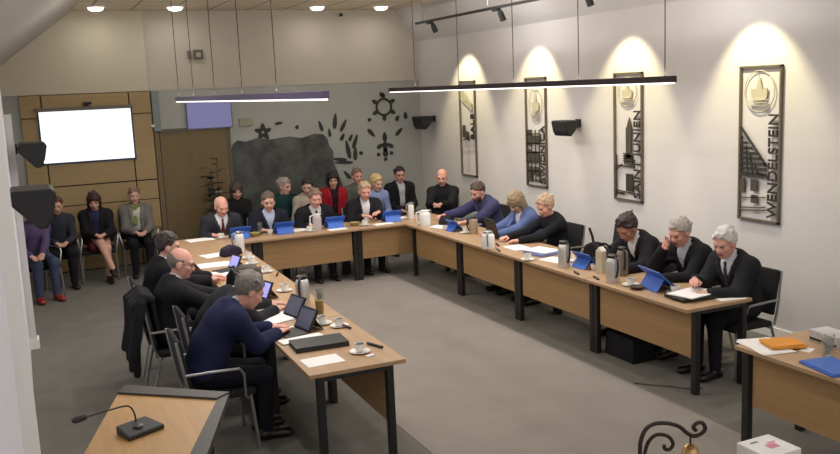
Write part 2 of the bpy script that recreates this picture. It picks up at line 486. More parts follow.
    if glasses:
        mb = MB()
        for sx in (-1, 1):
            mb.tube([hp_((sx * .032 + .022 * math.cos(a)) * g, (.100 - .004 * abs(math.cos(a))) * g, (.006 + .017 * math.sin(a)) * g) for a in np.linspace(0, 2 * PI, 16, endpoint=False)], .0022, 6, True)
            mb.tube([hp_(sx * .054 * g, .097 * g, .010 * g), hp_(sx * .080 * g, .05 * g, .012 * g), hp_(sx * .084 * g, -.005 * g, .012 * g)], .002, 6)
        mb.tube([hp_(-.011 * g, .103 * g, .010 * g), hp_(.011 * g, .103 * g, .010 * g)], .002, 6)
        mb.build('glasses', mat('spectacle_frame', (25, 24, 24), .3), root)
    return root, loc

def cloth(rgb):
    return mat('cloth_%d_%d_%d' % tuple(rgb), rgb, .85, var=.12, scale=6, bump=.35, bscale=35, spec=.2)
# ------------------------------------------------------------------ palette
WALL = mat('wall_paint', (212, 208, 206), .85, var=.02, scale=1.5, bump=.05, bscale=120)
WARM = mat('bulkhead_paint', (206, 198, 176), .85, var=.02, scale=1.2, bump=.05, bscale=120)
GREY = mat('grey_glossy_wall', (166, 168, 162), .34, var=.06, scale=1.1, coat=.25)
WHITE = mat('white_paint', (238, 236, 230), .6, var=.02)
PIERM = mat('pier_paint', (214, 212, 212), .8, var=.02)
OAK = wood('oak_top', (176, 144, 110), .88, 'Y', .42)
OAKX = wood('oak_top_cross', (176, 144, 110), .88, 'X', .42)
PANEL = wood('oak_panel', (164, 130, 88), .88, 'Y', .5)
PANELX = wood('oak_panel_cross', (164, 130, 88), .88, 'X', .5)
WAINS = wood('wall_panel_oak', (170, 145, 103), .92, 'X', .55)
DOORM = wood('door_oak', (116, 97, 62), .9, 'Z', .5)
BLACK = mat('black_steel', (30, 29, 29), .45, var=.1)
EDGE = mat('dark_edge', (58, 44, 32), .6)
DARK = mat('black_plastic', (26, 26, 27), .5, var=.1)
CHROME = mat('brushed_steel', (158, 158, 158), .38, metal=.75, var=.05)
SEATF = mat('black_upholstery', (27, 26, 28), .9, var=.15, scale=30, bump=.3, bscale=150)
CHINA = mat('white_china', (232, 230, 224), .25, var=.02)
PAPER = mat('paper', (236, 234, 230), .8, var=.02)
GLASS = mat('clear_glass', (235, 240, 238), .05, var=.0, trans=.95)
WATER = mat('juice', (205, 165, 70), .1, var=.03, trans=.4)
BLUE = mat('blue_cover', (50, 98, 190), .5, var=.1)
IRON = mat('wrought_iron', (52, 44, 40), .5, metal=.5, var=.2, scale=30)
BRASS = mat('brass', (196, 160, 105), .25, metal=.9, var=.08)
COFFEE = mat('coffee', (45, 28, 18), .2)
LEAFM = mat('dark_ornament', (42, 44, 42), .6, var=.15)

# ------------------------------------------------------------------ setting
YB = 14.29; XR = 6.6; XL = -.12; ZB = 2.722; ZC = 3.945
def slab(name, c, d, m): return struct(MB().box(c, d).build(name, m))
slab('floor', (2.7, 7.0, -.05), (9.4, 15.4, .1), mat('carpet_dark', (116, 113, 107), .95, var=.1, scale=3, bump=.4, bscale=260, spec=.1))
slab('floor_inlay', (3.50, 6.25, .003), (2.10, 10.0, .006), mat('carpet_light', (140, 133, 125), .93, var=.06, scale=2.2, bump=.3, bscale=260, spec=.1))
slab('wall_right', (XR + .1, 7.0, 1.75), (.2, 15.4, 3.6), WALL)
slab('wall_back_lower', (2.7, YB + .12, ZB / 2), (9.0, .16, ZB), GREY)
slab('wall_back_upper', (.025, YB + .1, ZB + 1.0), (3.79, .2, 2.0), WARM)
slab('wall_back_upper_grey', (4.6, YB + .13, ZB + 1.0), (5.36, .2, 2.0), mat('bulkhead_paint_grey', (196, 188, 174), .85, var=.02, scale=1.2))
slab('wall_left', (XL - .1, 5.02, 1.75), (.2, 9.9, 3.5), mat('left_wall_paint', (226, 226, 234), .85, var=.02))
# left wall beyond the opening
slab('wall_left_recess', (-1.4, 12.3, 1.75), (.2, 4.4, 3.5), WALL)
slab('wall_left_pier', (-.44, 10.06, 1.25), (.78, .16, 2.5), PIERM)
slab('baseboard_left', (-.44, 9.965, .05), (.80, .02, .10), WHITE)
slab('baseboard_left_return', (-.036, 10.06, .05), (.02, .20, .10), WHITE)
slab('trim_left_post', (-.095, 4.02, 1.7), (.075, .10, 3.4), WHITE)
# ceiling: flat middle with tiles, sloping sides
def tiles():
    m = bpy.data.materials.new('ceiling_tiles'); m.use_nodes = True; nt = m.node_tree; b = nt.nodes['Principled BSDF']
    tc = nt.nodes.new('ShaderNodeTexCoord'); br = nt.nodes.new('ShaderNodeTexBrick'); br.offset = 0
    br.inputs['Scale'].default_value = 1; br.inputs['Brick Width'].default_value = .6; br.inputs['Row Height'].default_value = 1.2
    br.inputs['Mortar Size'].default_value = .012; br.inputs['Color1'].default_value = lin((216, 200, 176)); br.inputs['Color2'].default_value = lin((212, 196, 172)); br.inputs['Mortar'].default_value = lin((110, 100, 88))
    nt.links.new(tc.outputs['Object'], br.inputs['Vector']); nt.links.new(br.outputs['Color'], b.inputs['Base Color']); b.inputs['Roughness'].default_value = .9
    return m
o = MB().box((0, 0, 0), (5.26, 15.4, .1)).build('ceiling', tiles()); o.location = (3.55, 7.0, ZC + .05); struct(o)
def slope(name, x0, z0, x1, z1, m=None):
    mb = MB(); y0, y1 = -.7, YB + .1
    mb.prism([(x0, z0), (x1, z1), (x1, z1 + .12), (x0, z0 + .12)], lambda u, v, d: (u, d, v), y0, y1)
    return struct(mb.build(name, m or WALL))
slope('ceiling_slope_right', 6.19, ZC, 6.62, 3.37)
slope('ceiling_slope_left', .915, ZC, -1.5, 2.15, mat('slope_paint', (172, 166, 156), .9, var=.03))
# oak wall panelling on the left of the back wall
slab('wall_back_panel_backing', (1.0, YB + .03, ZB / 2), (1.88, .04, ZB - .01), mat('groove', (60, 42, 26), .8))
xs = [(.06, .345), (.365, 1.60), (1.62, 1.93)]
rows_side = [(0.02, 1.02), (1.035, 1.325), (1.345, 2.37), (2.385, 2.71)]
rows_mid = [(0.02, 1.02), (1.035, 1.325), (1.345, 2.71)]
n = 0
for i, (a, b_) in enumerate(xs):
    for (z0, z1) in (rows_mid if i == 1 else rows_side):
        n += 1
        slab('wall_panel_%d' % n, ((a + b_) / 2, YB, (z0 + z1) / 2), (b_ - a, .03, z1 - z0), WAINS)
slab('trim_back_post', (2.0, YB + .0, 2.4), (.11, .1, .62), mat('pale_post', (128, 140, 142), .5))
slab('trim_back_post_lower', (1.975, YB + .01, 1.04), (.06, .08, 2.08), DOORM)
# door
d = MB().box((2.56, YB + .015, 1.03), (1.07, .06, 2.06)).build('door_1', DOORM, bevel=.006); struct(d)
MB().tube([(2.92, YB - .02, 1.05), (2.92, YB - .07, 1.05), (2.80, YB - .07, 1.05)], .011, 8).build('door_handle', CHROME, d)
mb = MB()
for (x, w) in ((3.115, .05),): mb.box((x, YB + .01, 1.04), (w, .08, 2.10))
mb.box((2.56, YB + .01, 2.085), (1.14, .08, .05)); struct(mb.build('trim_door', mat('door_trim', (96, 92, 78), .6)))
slab('baseboard_right', (XR - .008, 7.0, .05), (.016, 14.4, .10), WHITE)
slab('baseboard_back', (4.85, YB + .03, .05), (3.4, .02, .10), mat('grey_base', (95, 97, 92), .6))

# ------------------------------------------------------------------ fixtures on the back wall
t = thing('projection_screen', (.96, YB - .048, 2.085), 0, 'bright white projection screen on the oak panelled wall', 'screen')
sm = mat('lit_screen', (240, 248, 250), .6, emit=(236, 249, 252), estr=1.0)
MB().box((0, 0, 0), (1.31, .012, .765)).build('screen_surface', sm, t)
mb = MB()
for sx in (-1, 1): mb.box((sx * .668, .004, -.01), (.026, .018, .80))
mb.box((0, .004, -.397), (1.36, .018, .028)); mb.build('screen_border', mat('screen_border', (62, 52, 96), .5), t)
MB().box((0, .004, .412), (1.40, .05, .055)).build('screen_case', mat('screen_case', (120, 112, 100), .5), t, bevel=.006)
tag(MB().box((.995, YB - .06, 2.57), (.12, .06, .04)).box((.995, YB - .035, 2.54), (.05, .04, .03)).build('camera_bar', DARK, bevel=.006), 'small dark camera bar above the bright projection screen', 'camera')
t = thing('lavender_glow_panel', (2.825, YB - .03, 2.31), 0, 'dim lavender glow panel added above the brown door', 'display')
MB().box((0, 0, 0), (.70, .03, .43)).build('glow_surface', mat('lavender_glow', (100, 100, 130), .4, emit=(126, 124, 176), estr=.55), t)  # added emissive panel, carries a dim lavender patch above the door
MB().box((0, .012, 0), (.73, .03, .46)).build('glow_panel_frame', mat('glow_panel_frame', (100, 98, 116), .5), t)
t = thing('exit_sign', (2.70, YB - .015, 3.255), 0, 'small dark pictogram sign high on the cream bulkhead above the door', 'sign')
MB().box((.03, 0, 0), (.15, .03, .15)).build('sign_plate', mat('sign_dark', (92, 88, 76), .5), t)
MB().box((.03, -.018, 0), (.07, .01, .07)).build('sign_symbol', mat('sign_pale', (170, 165, 150), .5), t)
MB().box((-.11, 0, 0), (.055, .03, .13)).build('sign_arrow', mat('sign_dark2', (104, 99, 88), .5), t)
tag(MB().box((3.42, YB + .02, 2.15), (.22, .03, .13)).build('wall_plate', mat('cream_plate', (150, 150, 128), .5), bevel=.006), 'small cream plate on the grey wall beside the lavender glow panel', 'sign')
t = thing('ceiling_sensor', (5.17, YB, 3.86), 0, 'tiny black sensor at the top of the cream bulkhead', 'sensor')
MB().box((0, -.01, 0), (.05, .02, .05)).build('sensor_plate', DARK, t)
o = MB().lathe([(.004, -.03), (.024, -.015), (.028, .005), (.02, .012)], (0, -.035, 0), 16).build('sensor_lens', DARK, t, smooth=True)
tag(MB().lathe([(.02, -.02), (.035, -.008), (.035, .008), (.02, .02)], (1.93, YB - .045, 2.17), 16).box((1.93, YB - .02, 2.17), (.03, .06, .03)).build('door_sensor', WHITE, smooth=True), 'tiny white sensor on the post between panelling and door', 'sensor')

# irregular dark panel and ornaments on the grey wall
poly = [(3.15, 1.71), (3.18, 1.80), (3.26, 1.86), (3.40, 1.83), (3.59, 1.88), (3.8, 1.84), (4.14, 1.87), (4.36, 1.83), (4.58, 1.89), (4.74, 1.87), (4.81, 1.79), (4.84, 1.66), (4.91, 1.56), (4.90, 1.38), (4.96, 1.21), (5.02, 1.02), (5.06, .88), (5.04, .45), (2.85, .45), (2.9, .9), (2.98, 1.15), (3.08, 1.42), (3.07, 1.58)]
m = mat('mural_dark', (72, 74, 71), .45, var=.55, scale=4.5)
tag(MB().prism(poly, lambda u, v, dd: (u, YB + .04 - dd, v), 0, .02).build('wall_mural', m), 'large irregular dark mural panel on the grey wall behind the audience', 'mural')
def wpt(u, v, dd): return (u, YB + .04 - dd, v)
def leaf(mb, x, z, L, ang, w=.34, d0=0, d1=.014, off=.0):
    a = math.radians(ang); pts = []
    for i in range(14):
        t = i / 14 * 2 * PI; u = math.cos(t) * L / 2; v = math.sin(t) * L / 2 * w * (1 - .35 * math.cos(t))
        pts.append((x + u * math.cos(a) - v * math.sin(a), z + u * math.sin(a) + v * math.cos(a)))
    mb.prism(pts, wpt, d0 + off, d1 + off)
def ornament(name, label, leaves, extra=None, off=0.0):
    t = thing(name, (0, 0, 0), 0, label, 'wall ornament', 'dark floral ornaments on the grey wall')
    for l in leaves:
        mb = MB(); leaf(mb, *l, off=off); mb.build('leaf' if l[2] > .075 else 'bud', LEAFM, t)
    if extra: extra(t)
    return t
ornament('star_flower', 'five-petalled dark star flower above the left of the dark mural', [(3.70 + .085 * math.cos(a), 1.97 + .085 * math.sin(a), .13, math.degrees(a), .6) for a in [PI / 2 + k * 2 * PI / 5 for k in range(5)]])
ornament('wall_leaf', 'single flat dark leaf right of the star flower', [(3.98, 2.10, .14, 8)])
ornament('wall_bud', 'single dark dot ornament between flat leaf and leaf fan', [(4.29, 2.02, .07, 60, .8)])
ornament('leaf_fan', 'big fan of dark leaves curving beside the dark mural', [(4.71, 2.01, .19, 108, .3), (4.97, 2.08, .27, 82, .26), (5.12, 2.0, .24, 60, .26), (4.86, 1.89, .15, 98, .34), (5.09, 1.80, .14, 60, .45), (5.18, 1.58, .34, 100, .22), (5.32, 1.71, .26, 68, .26), (5.31, 1.50, .24, 86, .3), (5.24, 1.78, .14, 60, .4), (5.0, 1.42, .30, 172, .2), (5.08, 1.36, .36, 176, .16), (5.14, 1.14, .2, 130, .3), (5.42, 1.50, .072, 20, .9)])
def ring(t):
    MB().tube([(5.89 + .14 * math.cos(a), YB + .03, 2.28 + .14 * math.sin(a)) for a in np.linspace(0, 2 * PI, 28, endpoint=False)], .02, 8, True).build('flower_ring', LEAFM, t)
ornament('ring_flower', 'dark ring flower with outer petals near the pendant end', [(5.89 + .20 * math.cos(a), 2.28 + .20 * math.sin(a), .10, math.degrees(a), .7) for a in [PI / 2 + k * 2 * PI / 6 for k in range(6)]] + [(5.85, 2.50, .09, 110, .7)], ring)
ornament('leaf_pair', 'two slanted dark leaves spread beneath the ring flower', [(5.63, 1.84, .19, -48), (6.16, 1.83, .19, 45), (5.61, 2.07, .07, 0, .9)])
ornament('leaf_sprig', 'short dark leaf sprig right of the ring flower', [(6.14, 2.07, .11, 60, .6), (6.30, 2.11, .13, 92, .55)])
ornament('stem_flower', 'dark hanging stem flower with three buds below the leaf pair', [(5.88, 1.76, .16, 90, .5), (5.88, 1.60, .22, 90, .35), (5.79, 1.60, .15, 30, .45), (5.97, 1.60, .15, 150, .45), (5.88, 1.48, .16, 90, .6), (5.75, 1.45, .07, 0, .95), (6.0, 1.46, .07, 0, .95), (5.88, 1.36, .07, 0, .95)])

# ------------------------------------------------------------------ ceiling lights
lampm = mat('lamp_disc', (255, 250, 240), .5, emit=(255, 246, 230), estr=6)
def area(name, loc, size, energy, col=(1, .97, .94), rot=(0, 0, 0), shape='DISK', sy=None):
    l = bpy.data.lights.new(name, 'AREA'); l.energy = energy; l.color = col; l.shape = shape; l.size = size
    if sy: l.size_y = sy
    o = bpy.data.objects.new(name, l); COL.objects.link(o); o.location = loc; o.rotation_euler = rot
    return o
whr = {1.21: 'leftmost ceiling downlight, above the projection screen', 2.34: 'second ceiling downlight from the left, above the brown door', 4.58: 'third ceiling downlight from the left, left of the black sensor', 5.69: 'rightmost ceiling downlight, nearest the black track'}
for x in whr:
    t = thing('downlight', (x, 13.75, ZC), 0, whr[x], 'ceiling light', 'recessed downlights by the back wall')
    MB().lathe([(.130, 0), (.130, -.012), (.108, -.012), (.108, 0)], (0, 0, 0), 28, cap=False).build('lamp_ring', WHITE, t, smooth=True)
    MB().lathe([(.110, -.004), (.108, -.022), (.092, -.044), (.060, -.056), (.0, -.060)], (0, 0, 0), 28, cap=False).build('lamp_dome', lampm, t, smooth=True)
    area('downlight_lamp', (x, 13.75, ZC - .08), .16, 2.5)
for y in (10.2, 6.6, 3.0):
    for x in whr: area('downlight_lamp', (x, y, ZC - .03), .16, 14)

# pendants
def pendant(x, label, cables, hm):
    y0, y1 = 5.84, 12.0; L = y1 - y0; z = 2.57
    t = thing('linear_pendant', (x, (y0 + y1) / 2, z), 0, label, 'pendant light', 'long black linear pendants over the tables')
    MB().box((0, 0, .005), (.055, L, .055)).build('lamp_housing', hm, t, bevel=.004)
    MB().box((0, 0, -.028), (.046, L - .05, .014)).build('diffuser', mat('pendant_diffuser', (250, 248, 245), .5, emit=(255, 246, 240), estr=2.0), t)
    for yy in cables:
        zc = ZC if .95 < x < 6.15 else 3.5
        MB().tube([(0, yy - (y0 + y1) / 2, .03), (0, yy - (y0 + y1) / 2, zc - z)], .0045, 6).build('cable', mat('cable_dark', (34, 31, 30), .6), t)
    area('pendant_lamp', (x, (y0 + y1) / 2, z - .045), .05, 48, (1, .97, .96), shape='RECTANGLE', sy=L - .1)
    area('pendant_uplight', (x, (y0 + y1) / 2, z + .045), .05, 40, (1, .97, .95), (PI, 0, 0), 'RECTANGLE', L - .1)
    return t
pendant(5.05, 'long black linear pendant over the right table row, in front of the framed wall art', (5.96, 7.22, 8.46, 9.79, 11.1), mat('pendant_black', (44, 36, 38), .45))
pendant(1.97, 'long linear pendant over the left table row, in front of the grey wall', (7.09, 8.30, 9.57, 10.80, 11.85), mat('pendant_projector_tint', (104, 94, 132), .45))  # violet cast of the projector's light put into the housing colour

# track with spots
t = thing('track_rail', (5.95, 9.4, 3.6), 0, 'black ceiling track along the right wall carrying the spotlights', 'light track')
MB().box((0, 0, 0), (.035, 7.1, .035)).build('rail', DARK, t)
for yy in (-3.2, -1, 1.2, 3.3): MB().tube([(0, yy, .0), (0, yy, ZC - 3.6)], .006, 6).build('hanger', CHROME, t)
spots = [(12.33, 12.47, 'small black spotlight at the far end of the track'), (10.27, 10.42, 'second black spotlight from the far end of the track'), (8.32, 8.40, 'black spotlight on the track above the third framed art panel'), (6.45, 6.42, 'nearest black spotlight on the track, beyond the picture top')]
for (y, yt, lab) in spots:
    t = thing('track_spotlight', (5.95, y, 3.6), 0, lab, 'spotlight', 'black spotlights on the ceiling track')
    MB().box((0, .12, -.03), (.04, .14, .035)).build('adapter', DARK, t)
    MB().tube([(0, 0, -.01), (0, 0, -.06)], .01, 8).build('swivel', DARK, t)
    d = Vector((.40, 0, -.92)); d.normalize()
    a = Vector((0, 0, -.07)); mb = MB(); mb.tube([a - d * .02, a + d * .02, a + d * .12], [.030, .04, .042], 16); mb.build('lamp_head', DARK, t)
    l = bpy.data.lights.new('track_spot', 'SPOT'); l.energy = 100; l.color = (1, .90, .54); l.spot_size = math.radians(74); l.spot_blend = .5; l.shadow_soft_size = .03
    lo = bpy.data.objects.new('track_spot', l); COL.objects.link(lo); p = Vector((5.95, y, 3.6)) + a + d * .135; lo.location = p
    tgt = Vector((XR, yt, 2.16)); lo.rotation_euler = (tgt - p).to_track_quat('-Z', 'Y').to_euler()

# ------------------------------------------------------------------ framed wall art
FR = mat('art_frame', (112, 102, 88), .5, metal=.3, var=.1); LET = mat('art_letters', (54, 50, 46), .6, var=.1); LIN = mat('art_lines', (74, 69, 60), .6, var=.1); PALE = mat('art_pale_lines', (186, 180, 158), .6, var=.1)
PW, PH, PZ = .528, 1.526, 1.139
def art(i, label, text, v0, v1, cap_u, draw):
    ytop = 6.119 + 2.034 * i + PW
    t = thing('framed_wall_art', (0, 0, 0), 0, label, 'wall art', 'tall framed town panels on the right wall')
    P = lambda u, v, d=0: (XR - .035 + d, ytop - u, PZ + v)
    fr = MB(); w = .020
    for (u0, v0_, u1, v1_) in ((0, 0, PW, w), (0, PH - w, PW, PH), (0, 0, w, PH), (PW - w, 0, PW, PH)):
        fr.prism([(u0, v0_), (u1, v0_), (u1, v1_), (u0, v1_)], P, 0, .03)
    fr.build('frame', FR, t)
    for (u, v) in ((.02, .75), (PW - .02, .75), (.02, .1), (PW - .02, .1)): MB().tube([P(u, v, .0), P(u, v, .035)], .006, 6).build('spacer', FR, t)
    # lettering reading upwards
    cu = bpy.data.curves.new('lettering', 'FONT'); cu.body = text; cu.size = 1.0; cu.extrude = .0; cu.offset = .012
    to = bpy.data.objects.new('lettering_source', cu); COL.objects.link(to)
    bpy.context.view_layer.update()
    me = bpy.data.meshes.new_from_object(to.evaluated_get(bpy.context.evaluated_depsgraph_get()))
    bpy.data.objects.remove(to); bpy.data.curves.remove(cu)
    co = np.array([v.co[:] for v in me.vertices]); lo, hi = co.min(0), co.max(0)
    cap_h = .115
    faces = [tuple(p.vertices) for p in me.polygons]; bpy.data.meshes.remove(me)
    mb = MB(); vs = []; nV = len(co)
    uu = cap_u + cap_h - (co[:, 1] - 0) / .73 * cap_h; vv = v0 + (co[:, 0] - lo[0]) / (hi[0] - lo[0]) * (v1 - v0)
    for dd in (-.008, .006): vs += [P(u, v, dd) for u, v in zip(uu, vv)]
    fs = [f for f in faces] + [tuple(nV + k for k in reversed(f)) for f in faces]
    cnt = {}
    for f in faces:
        for a, b in zip(f, f[1:] + f[:1]): cnt[(a, b)] = 1
    for (a, b) in cnt:
        if (b, a) not in cnt: fs.append((a, nV + a, nV + b, b))
    mb.add(vs, fs); mb.build('lettering', LET, t)
    draw(t, P)
def bars(mb, P, lst, d0=.008, d1=.02):
    for (u0, v0, u1, v1) in lst: mb.prism([(u0, v0), (u1, v0), (u1, v1), (u0, v1)], P, d0 - .010, d1 - .010)
def line(mb, P, a, b, w=.010):
    a = Vector(a); b = Vector(b); n = (b - a).normalized(); n = Vector((-n.y, n.x)) * w / 2
    mb.prism([tuple(a + n), tuple(b + n), tuple(b - n), tuple(a - n)], P, -.002, .01)
def crest(t, P, cu, cv, ru, rv, shield=True):
    mb = MB(); mb.tube([P(cu + ru * math.cos(a), cv + rv * math.sin(a), .014) for a in np.linspace(0, 2 * PI, 28, endpoint=False)], .005, 6, True)
    mb.build('crest_ring', PALE, t)
    mb = MB()
    mb.prism([(cu - ru * .55, cv + rv * .15), (cu - ru * .2, cv + rv * .1), (cu, cv + rv * .8), (cu + ru * .2, cv + rv * .1), (cu + ru * .55, cv + rv * .15), (cu + ru * .5, cv - rv * .3), (cu, cv - rv * .6), (cu - ru * .5, cv - rv * .3)], P, .008, .018)
    for k in range(3): line(mb, P, (cu - ru * .6, cv - rv * (.45 + .12 * k)), (cu + ru * .6, cv - rv * (.4 + .14 * k)), .008)
    mb.build('crest_figure', PALE, t)
def draw_w(t, P):
    crest(t, P, .25, 1.28, .19, .20)
    mb = MB()
    for k in range(9):                                  # hatched steep roof
        v = .46 + .05 * k; u1 = .365 - max(0, (v - .56)) * 1.25
        if u1 > .05: bars(mb, P, [(.03, v, u1, v + .028)])
    line(mb, P, (.03, .93), (.375, .55), .022); line(mb, P, (.03, .45), (.375, .45), .02)
    for k in range(5): line(mb, P, (.06 + .07 * k, .46), (.05 + .055 * k, .84 - .09 * k), .012)
    mb.build('house_roof', LET, t)
    mb = MB(); bars(mb, P, [(.03, .28, .09, .42), (.17, .30, .25, .42), (.18, .18, .26, .26)])
    for v in (.22, .12, .09): line(mb, P, (.03, v), (.36, v + .03), .010)
    mb.build('house_wall', LIN, t)
def draw_s(t, P):
    crest(t, P, .25, 1.30, .17, .17)
    mb = MB(); bars(mb, P, [(.24, .52, .34, .88), (.20, .44, .36, .56)])
    mb.prism([(.24, .88), (.29, 1.0), (.34, .88)], P, .008, .02)
    for k in range(4): line(mb, P, (.18, .48 + .03 * k), (.36, .48 + .03 * k), .012)
    mb.build('church_tower', LIN, t)
    mb = MB(); line(mb, P, (.03, .42), (.37, .42), .016); line(mb, P, (.06, .05), (.06, .55), .012); line(mb, P, (.05, .36), (.16, .44), .016)
    bars(mb, P, [(.24, .12, .37, .33), (.05, .07, .2, .10)]); line(mb, P, (.03, .12), (.37, .10), .012); mb.build('bridge', LET, t)
def draw_sw(t, P):
    crest(t, P, .26, 1.15, .17, .22)
    mb = MB(); bars(mb, P, [(.03, .58, .15, .80), (.19, .60, .36, .72), (.03, .34, .13, .52), (.16, .36, .34, .50), (.05, .10, .16, .28), (.20, .16, .36, .28)])
    for k in range(6): line(mb, P, (.03, .08 + .13 * k), (.38, .10 + .13 * k), .018)
    for k in range(4): line(mb, P, (.05 + .10 * k, .06), (.06 + .10 * k, .80), .014)
    mb.build('town_facade', LIN, t)
def draw_b(t, P):
    mb = MB()
    for k in range(5): line(mb, P, (.06, 1.45 - .05 * k), (.42, 1.18 - .03 * k), .008)
    mb.build('crest_figure', PALE, t)
    mb = MB(); bars(mb, P, [(.10, .62, .18, .82), (.22, .58, .30, .72)]); line(mb, P, (.10, .58), (.34, .62), .012); mb.build('town_facade', LIN, t)
    mb = MB(); line(mb, P, (.05, .46), (.45, .50), .008); line(mb, P, (.25, .06), (.27, .46), .008); mb.build('pale_lines', PALE, t)
art(0, 'nearest tall framed wall art, reading WENDELSTEIN under a crest', 'WENDELSTEIN', .05, 1.06, .385, draw_w)
art(1, 'second nearest framed wall art, reading SAINT JUNIEN', 'SAINT JUNIEN', .05, 1.08, .385, draw_s)
art(2, 'third framed wall art, reading ŚWIDNICA, left of a black loudspeaker', 'ŚWIDNICA', .05, .86, .385, draw_sw)
art(3, 'farthest framed wall art, short lettering, by the back corner', 'BALE', .60, 1.0, .385, draw_b)

# ------------------------------------------------------------------ loudspeakers
def speaker(loc, rz, label, wall_gap, s=1.0):
    t = thing('wall_loudspeaker', loc, rz, label, 'loudspeaker', 'black loudspeakers on the side walls')
    # local +y points into the room
    poly = [(-.12, .10), (.10, .10), (.12, .08), (.09, -.06), (.055, -.125), (.01, -.125), (-.12, .02)]
    mb = MB(); mb.prism([(u * s, v * s) for u, v in poly], lambda u, v, d: (d, u, v), -.19 * s, .19 * s)
    mb.build('cabinet', DARK, t, bevel=.012)
    mb = MB(); mb.prism([(.111 * s, .07 * s), (.121 * s, .07 * s), (.094 * s, -.055 * s), (.084 * s, -.055 * s)], lambda u, v, d: (d, u, v), -.165 * s, .165 * s)
    mb.build('grille', mat('speaker_grille', (38, 38, 38), .7, bump=.6, bscale=400), t)
    MB().tube([(0, -.10 * s, .05 * s), (0, -wall_gap + .01, .05 * s)], .018, 10).box((0, -wall_gap + .012, .05 * s), (.10, .02, .10)).build('bracket', DARK, t)
speaker((6.38, 9.44, 2.01), PI / 2, 'black loudspeaker on the right wall between two framed art panels', .215, .88)
speaker((6.36, 13.75, 2.0), PI / 2, 'black loudspeaker on the right wall by the back corner', .235)
speaker((.035, 4.75, 2.10), -PI / 2, 'large dark loudspeaker on the left wall, nearest the viewer', .15, .86)
speaker((.115, 9.72, 2.10), -PI / 2, 'black loudspeaker on the left wall beside the projection screen', .16, 1.1)

# ------------------------------------------------------------------ tables
def table(label, loc, rz, length=1.4, depth=.70, inset=.12, wx=OAK, px=PANEL, nlegs=4):
    """local x runs along the table, local -y faces the middle of the room; origin at the inner edge centre"""
    t = thing('meeting_table', loc, rz, label, 'table', 'oak meeting tables with black legs')
    MB().box((0, depth / 2, .725), (length - .004, depth, .03)).build('tabletop', OAKX, t, bevel=.004)
    lx = length / 2 - .031
    for sx in (-1, 1):
        for yy in (inset, depth - .08): MB().box((sx * lx, yy, .355), (.058, .05, .71)).build('leg', BLACK, t, bevel=.004)
        MB().box((sx * lx, depth / 2 + .02, .695), (.045, depth - inset - .12, .03)).build('rail', BLACK, t)
    MB().box((0, inset + .012, .50), (length - .15, .020, .41)).build('modesty_panel', PANELX, t, bevel=.002)
    return t
LY0, LX, TL = 5.366, 2.282, .017
lt = ['near end table of the left row, with a white card and black laptop on it', 'second table of the left row, before the bending person in black', 'third table of the left row, beside the two men in black suits', 'farthest table of the left row, meeting the back row']
for k in range(4):
    yy = .697 + 1.394 * k
    table(lt[k], (LX + yy * math.sin(TL), LY0 + yy * math.cos(TL), 0), PI / 2 - TL, 1.394)
rt = ['near end table of the right row, before the white-haired man', 'second table of the right row, before the dark-haired man', 'third table of the right row, before the two women', 'farthest table of the right row, meeting the corner']
for k in range(4): table(rt[k], (4.726, 5.305 + .702 + 1.4043 * k, 0), -PI / 2)
bt = ['left table of the back row, before the bald man in a dark red tie', 'middle table of the back row, between two black table legs', 'right corner table of the back row, before the man in a red tie']
for k, (x0, x1) in enumerate(((1.64, 2.67), (2.67, 4.06), (4.06, 5.46))):
    table(bt[k], ((x0 + x1) / 2, 10.945, 0), 0, x1 - x0)
nt_ = table('separate table at the right edge, with the orange envelope on it', (4.355, 3.62, 0), -PI / 2 - .0, 1.6, .70, .10)
table('front table at the bottom edge under the bell and white box', (2.38, 2.945, 0), PI, 1.56, .70)

# wooden desk at lower left with dark border
def desk():
    t = thing('lectern_desk', (0, 0, 0), 0, 'oak desk with a dark edge at lower left, holding the gooseneck microphone', 'desk')
    q = [(.02, 4.35), (.40, 5.66), (.94, 5.21), (.60, 4.35)]
    P = lambda u, v, d: (u, v, d)
    MB().prism(q, P, .72, .75).build('desktop', wood('desk_oak', (186, 146, 92), .88, 'Y', .45), t)
    mb = MB(); mb.prism([(.40, 5.66), (.47, 5.78), (1.03, 5.28), (.94, 5.21)], P, .715, .765); mb.prism([(.94, 5.21), (1.03, 5.28), (.69, 4.32), (.60, 4.35)], P, .715, .757)
    mb.build('dark_border', mat('desk_border', (62, 58, 54), .5), t)
    MB().prism([(.42, 5.62), (.90, 5.20), (.88, 5.17), (.40, 5.58)], P, .05, .72).build('front_panel', DOORM, t)
    for (x, y) in ((.12, 4.42), (.42, 5.58), (.86, 5.17), (.58, 4.42)): MB().box((x, y, .36), (.05, .05, .72)).build('leg', BLACK, t)
desk()
t = thing('gooseneck_microphone', (.445, 4.92, .75), .45, 'black gooseneck microphone standing on the oak desk', 'microphone')
MB().prism([(-.115, -.075), (.115, -.075), (.095, .085), (-.095, .085)], lambda u, v, d: (u, v, d if d < .01 else (.028 + .022 * (v + .08) / .16)), 0, .02).build('microphone_base', mat('mic_base', (36, 38, 38), .5), t, bevel=.008)
MB().lathe([(.028, 0), (.028, .008), (.02, .012)], (-.01, -.005, .038), 20).build('speaker_button', mat('mic_button', (64, 68, 70), .4), t, smooth=True)
mb = MB(); pts = [(.02, .06, .045), (.018, .066, .09), (.006, .07, .125), (-.014, .072, .145), (-.05, .072, .153), (-.15, .064, .162), (-.29, .052, .172)]
mb.tube(pts, .0048, 8); mb.build('gooseneck', DARK, t, smooth=True)
MB().tube([(-.275, .053, .171), (-.285, .052, .172), (-.345, .047, .175), (-.36, .046, .176)], [.008, .017, .018, .010], 14).build('microphone_capsule', DARK, t, smooth=True)

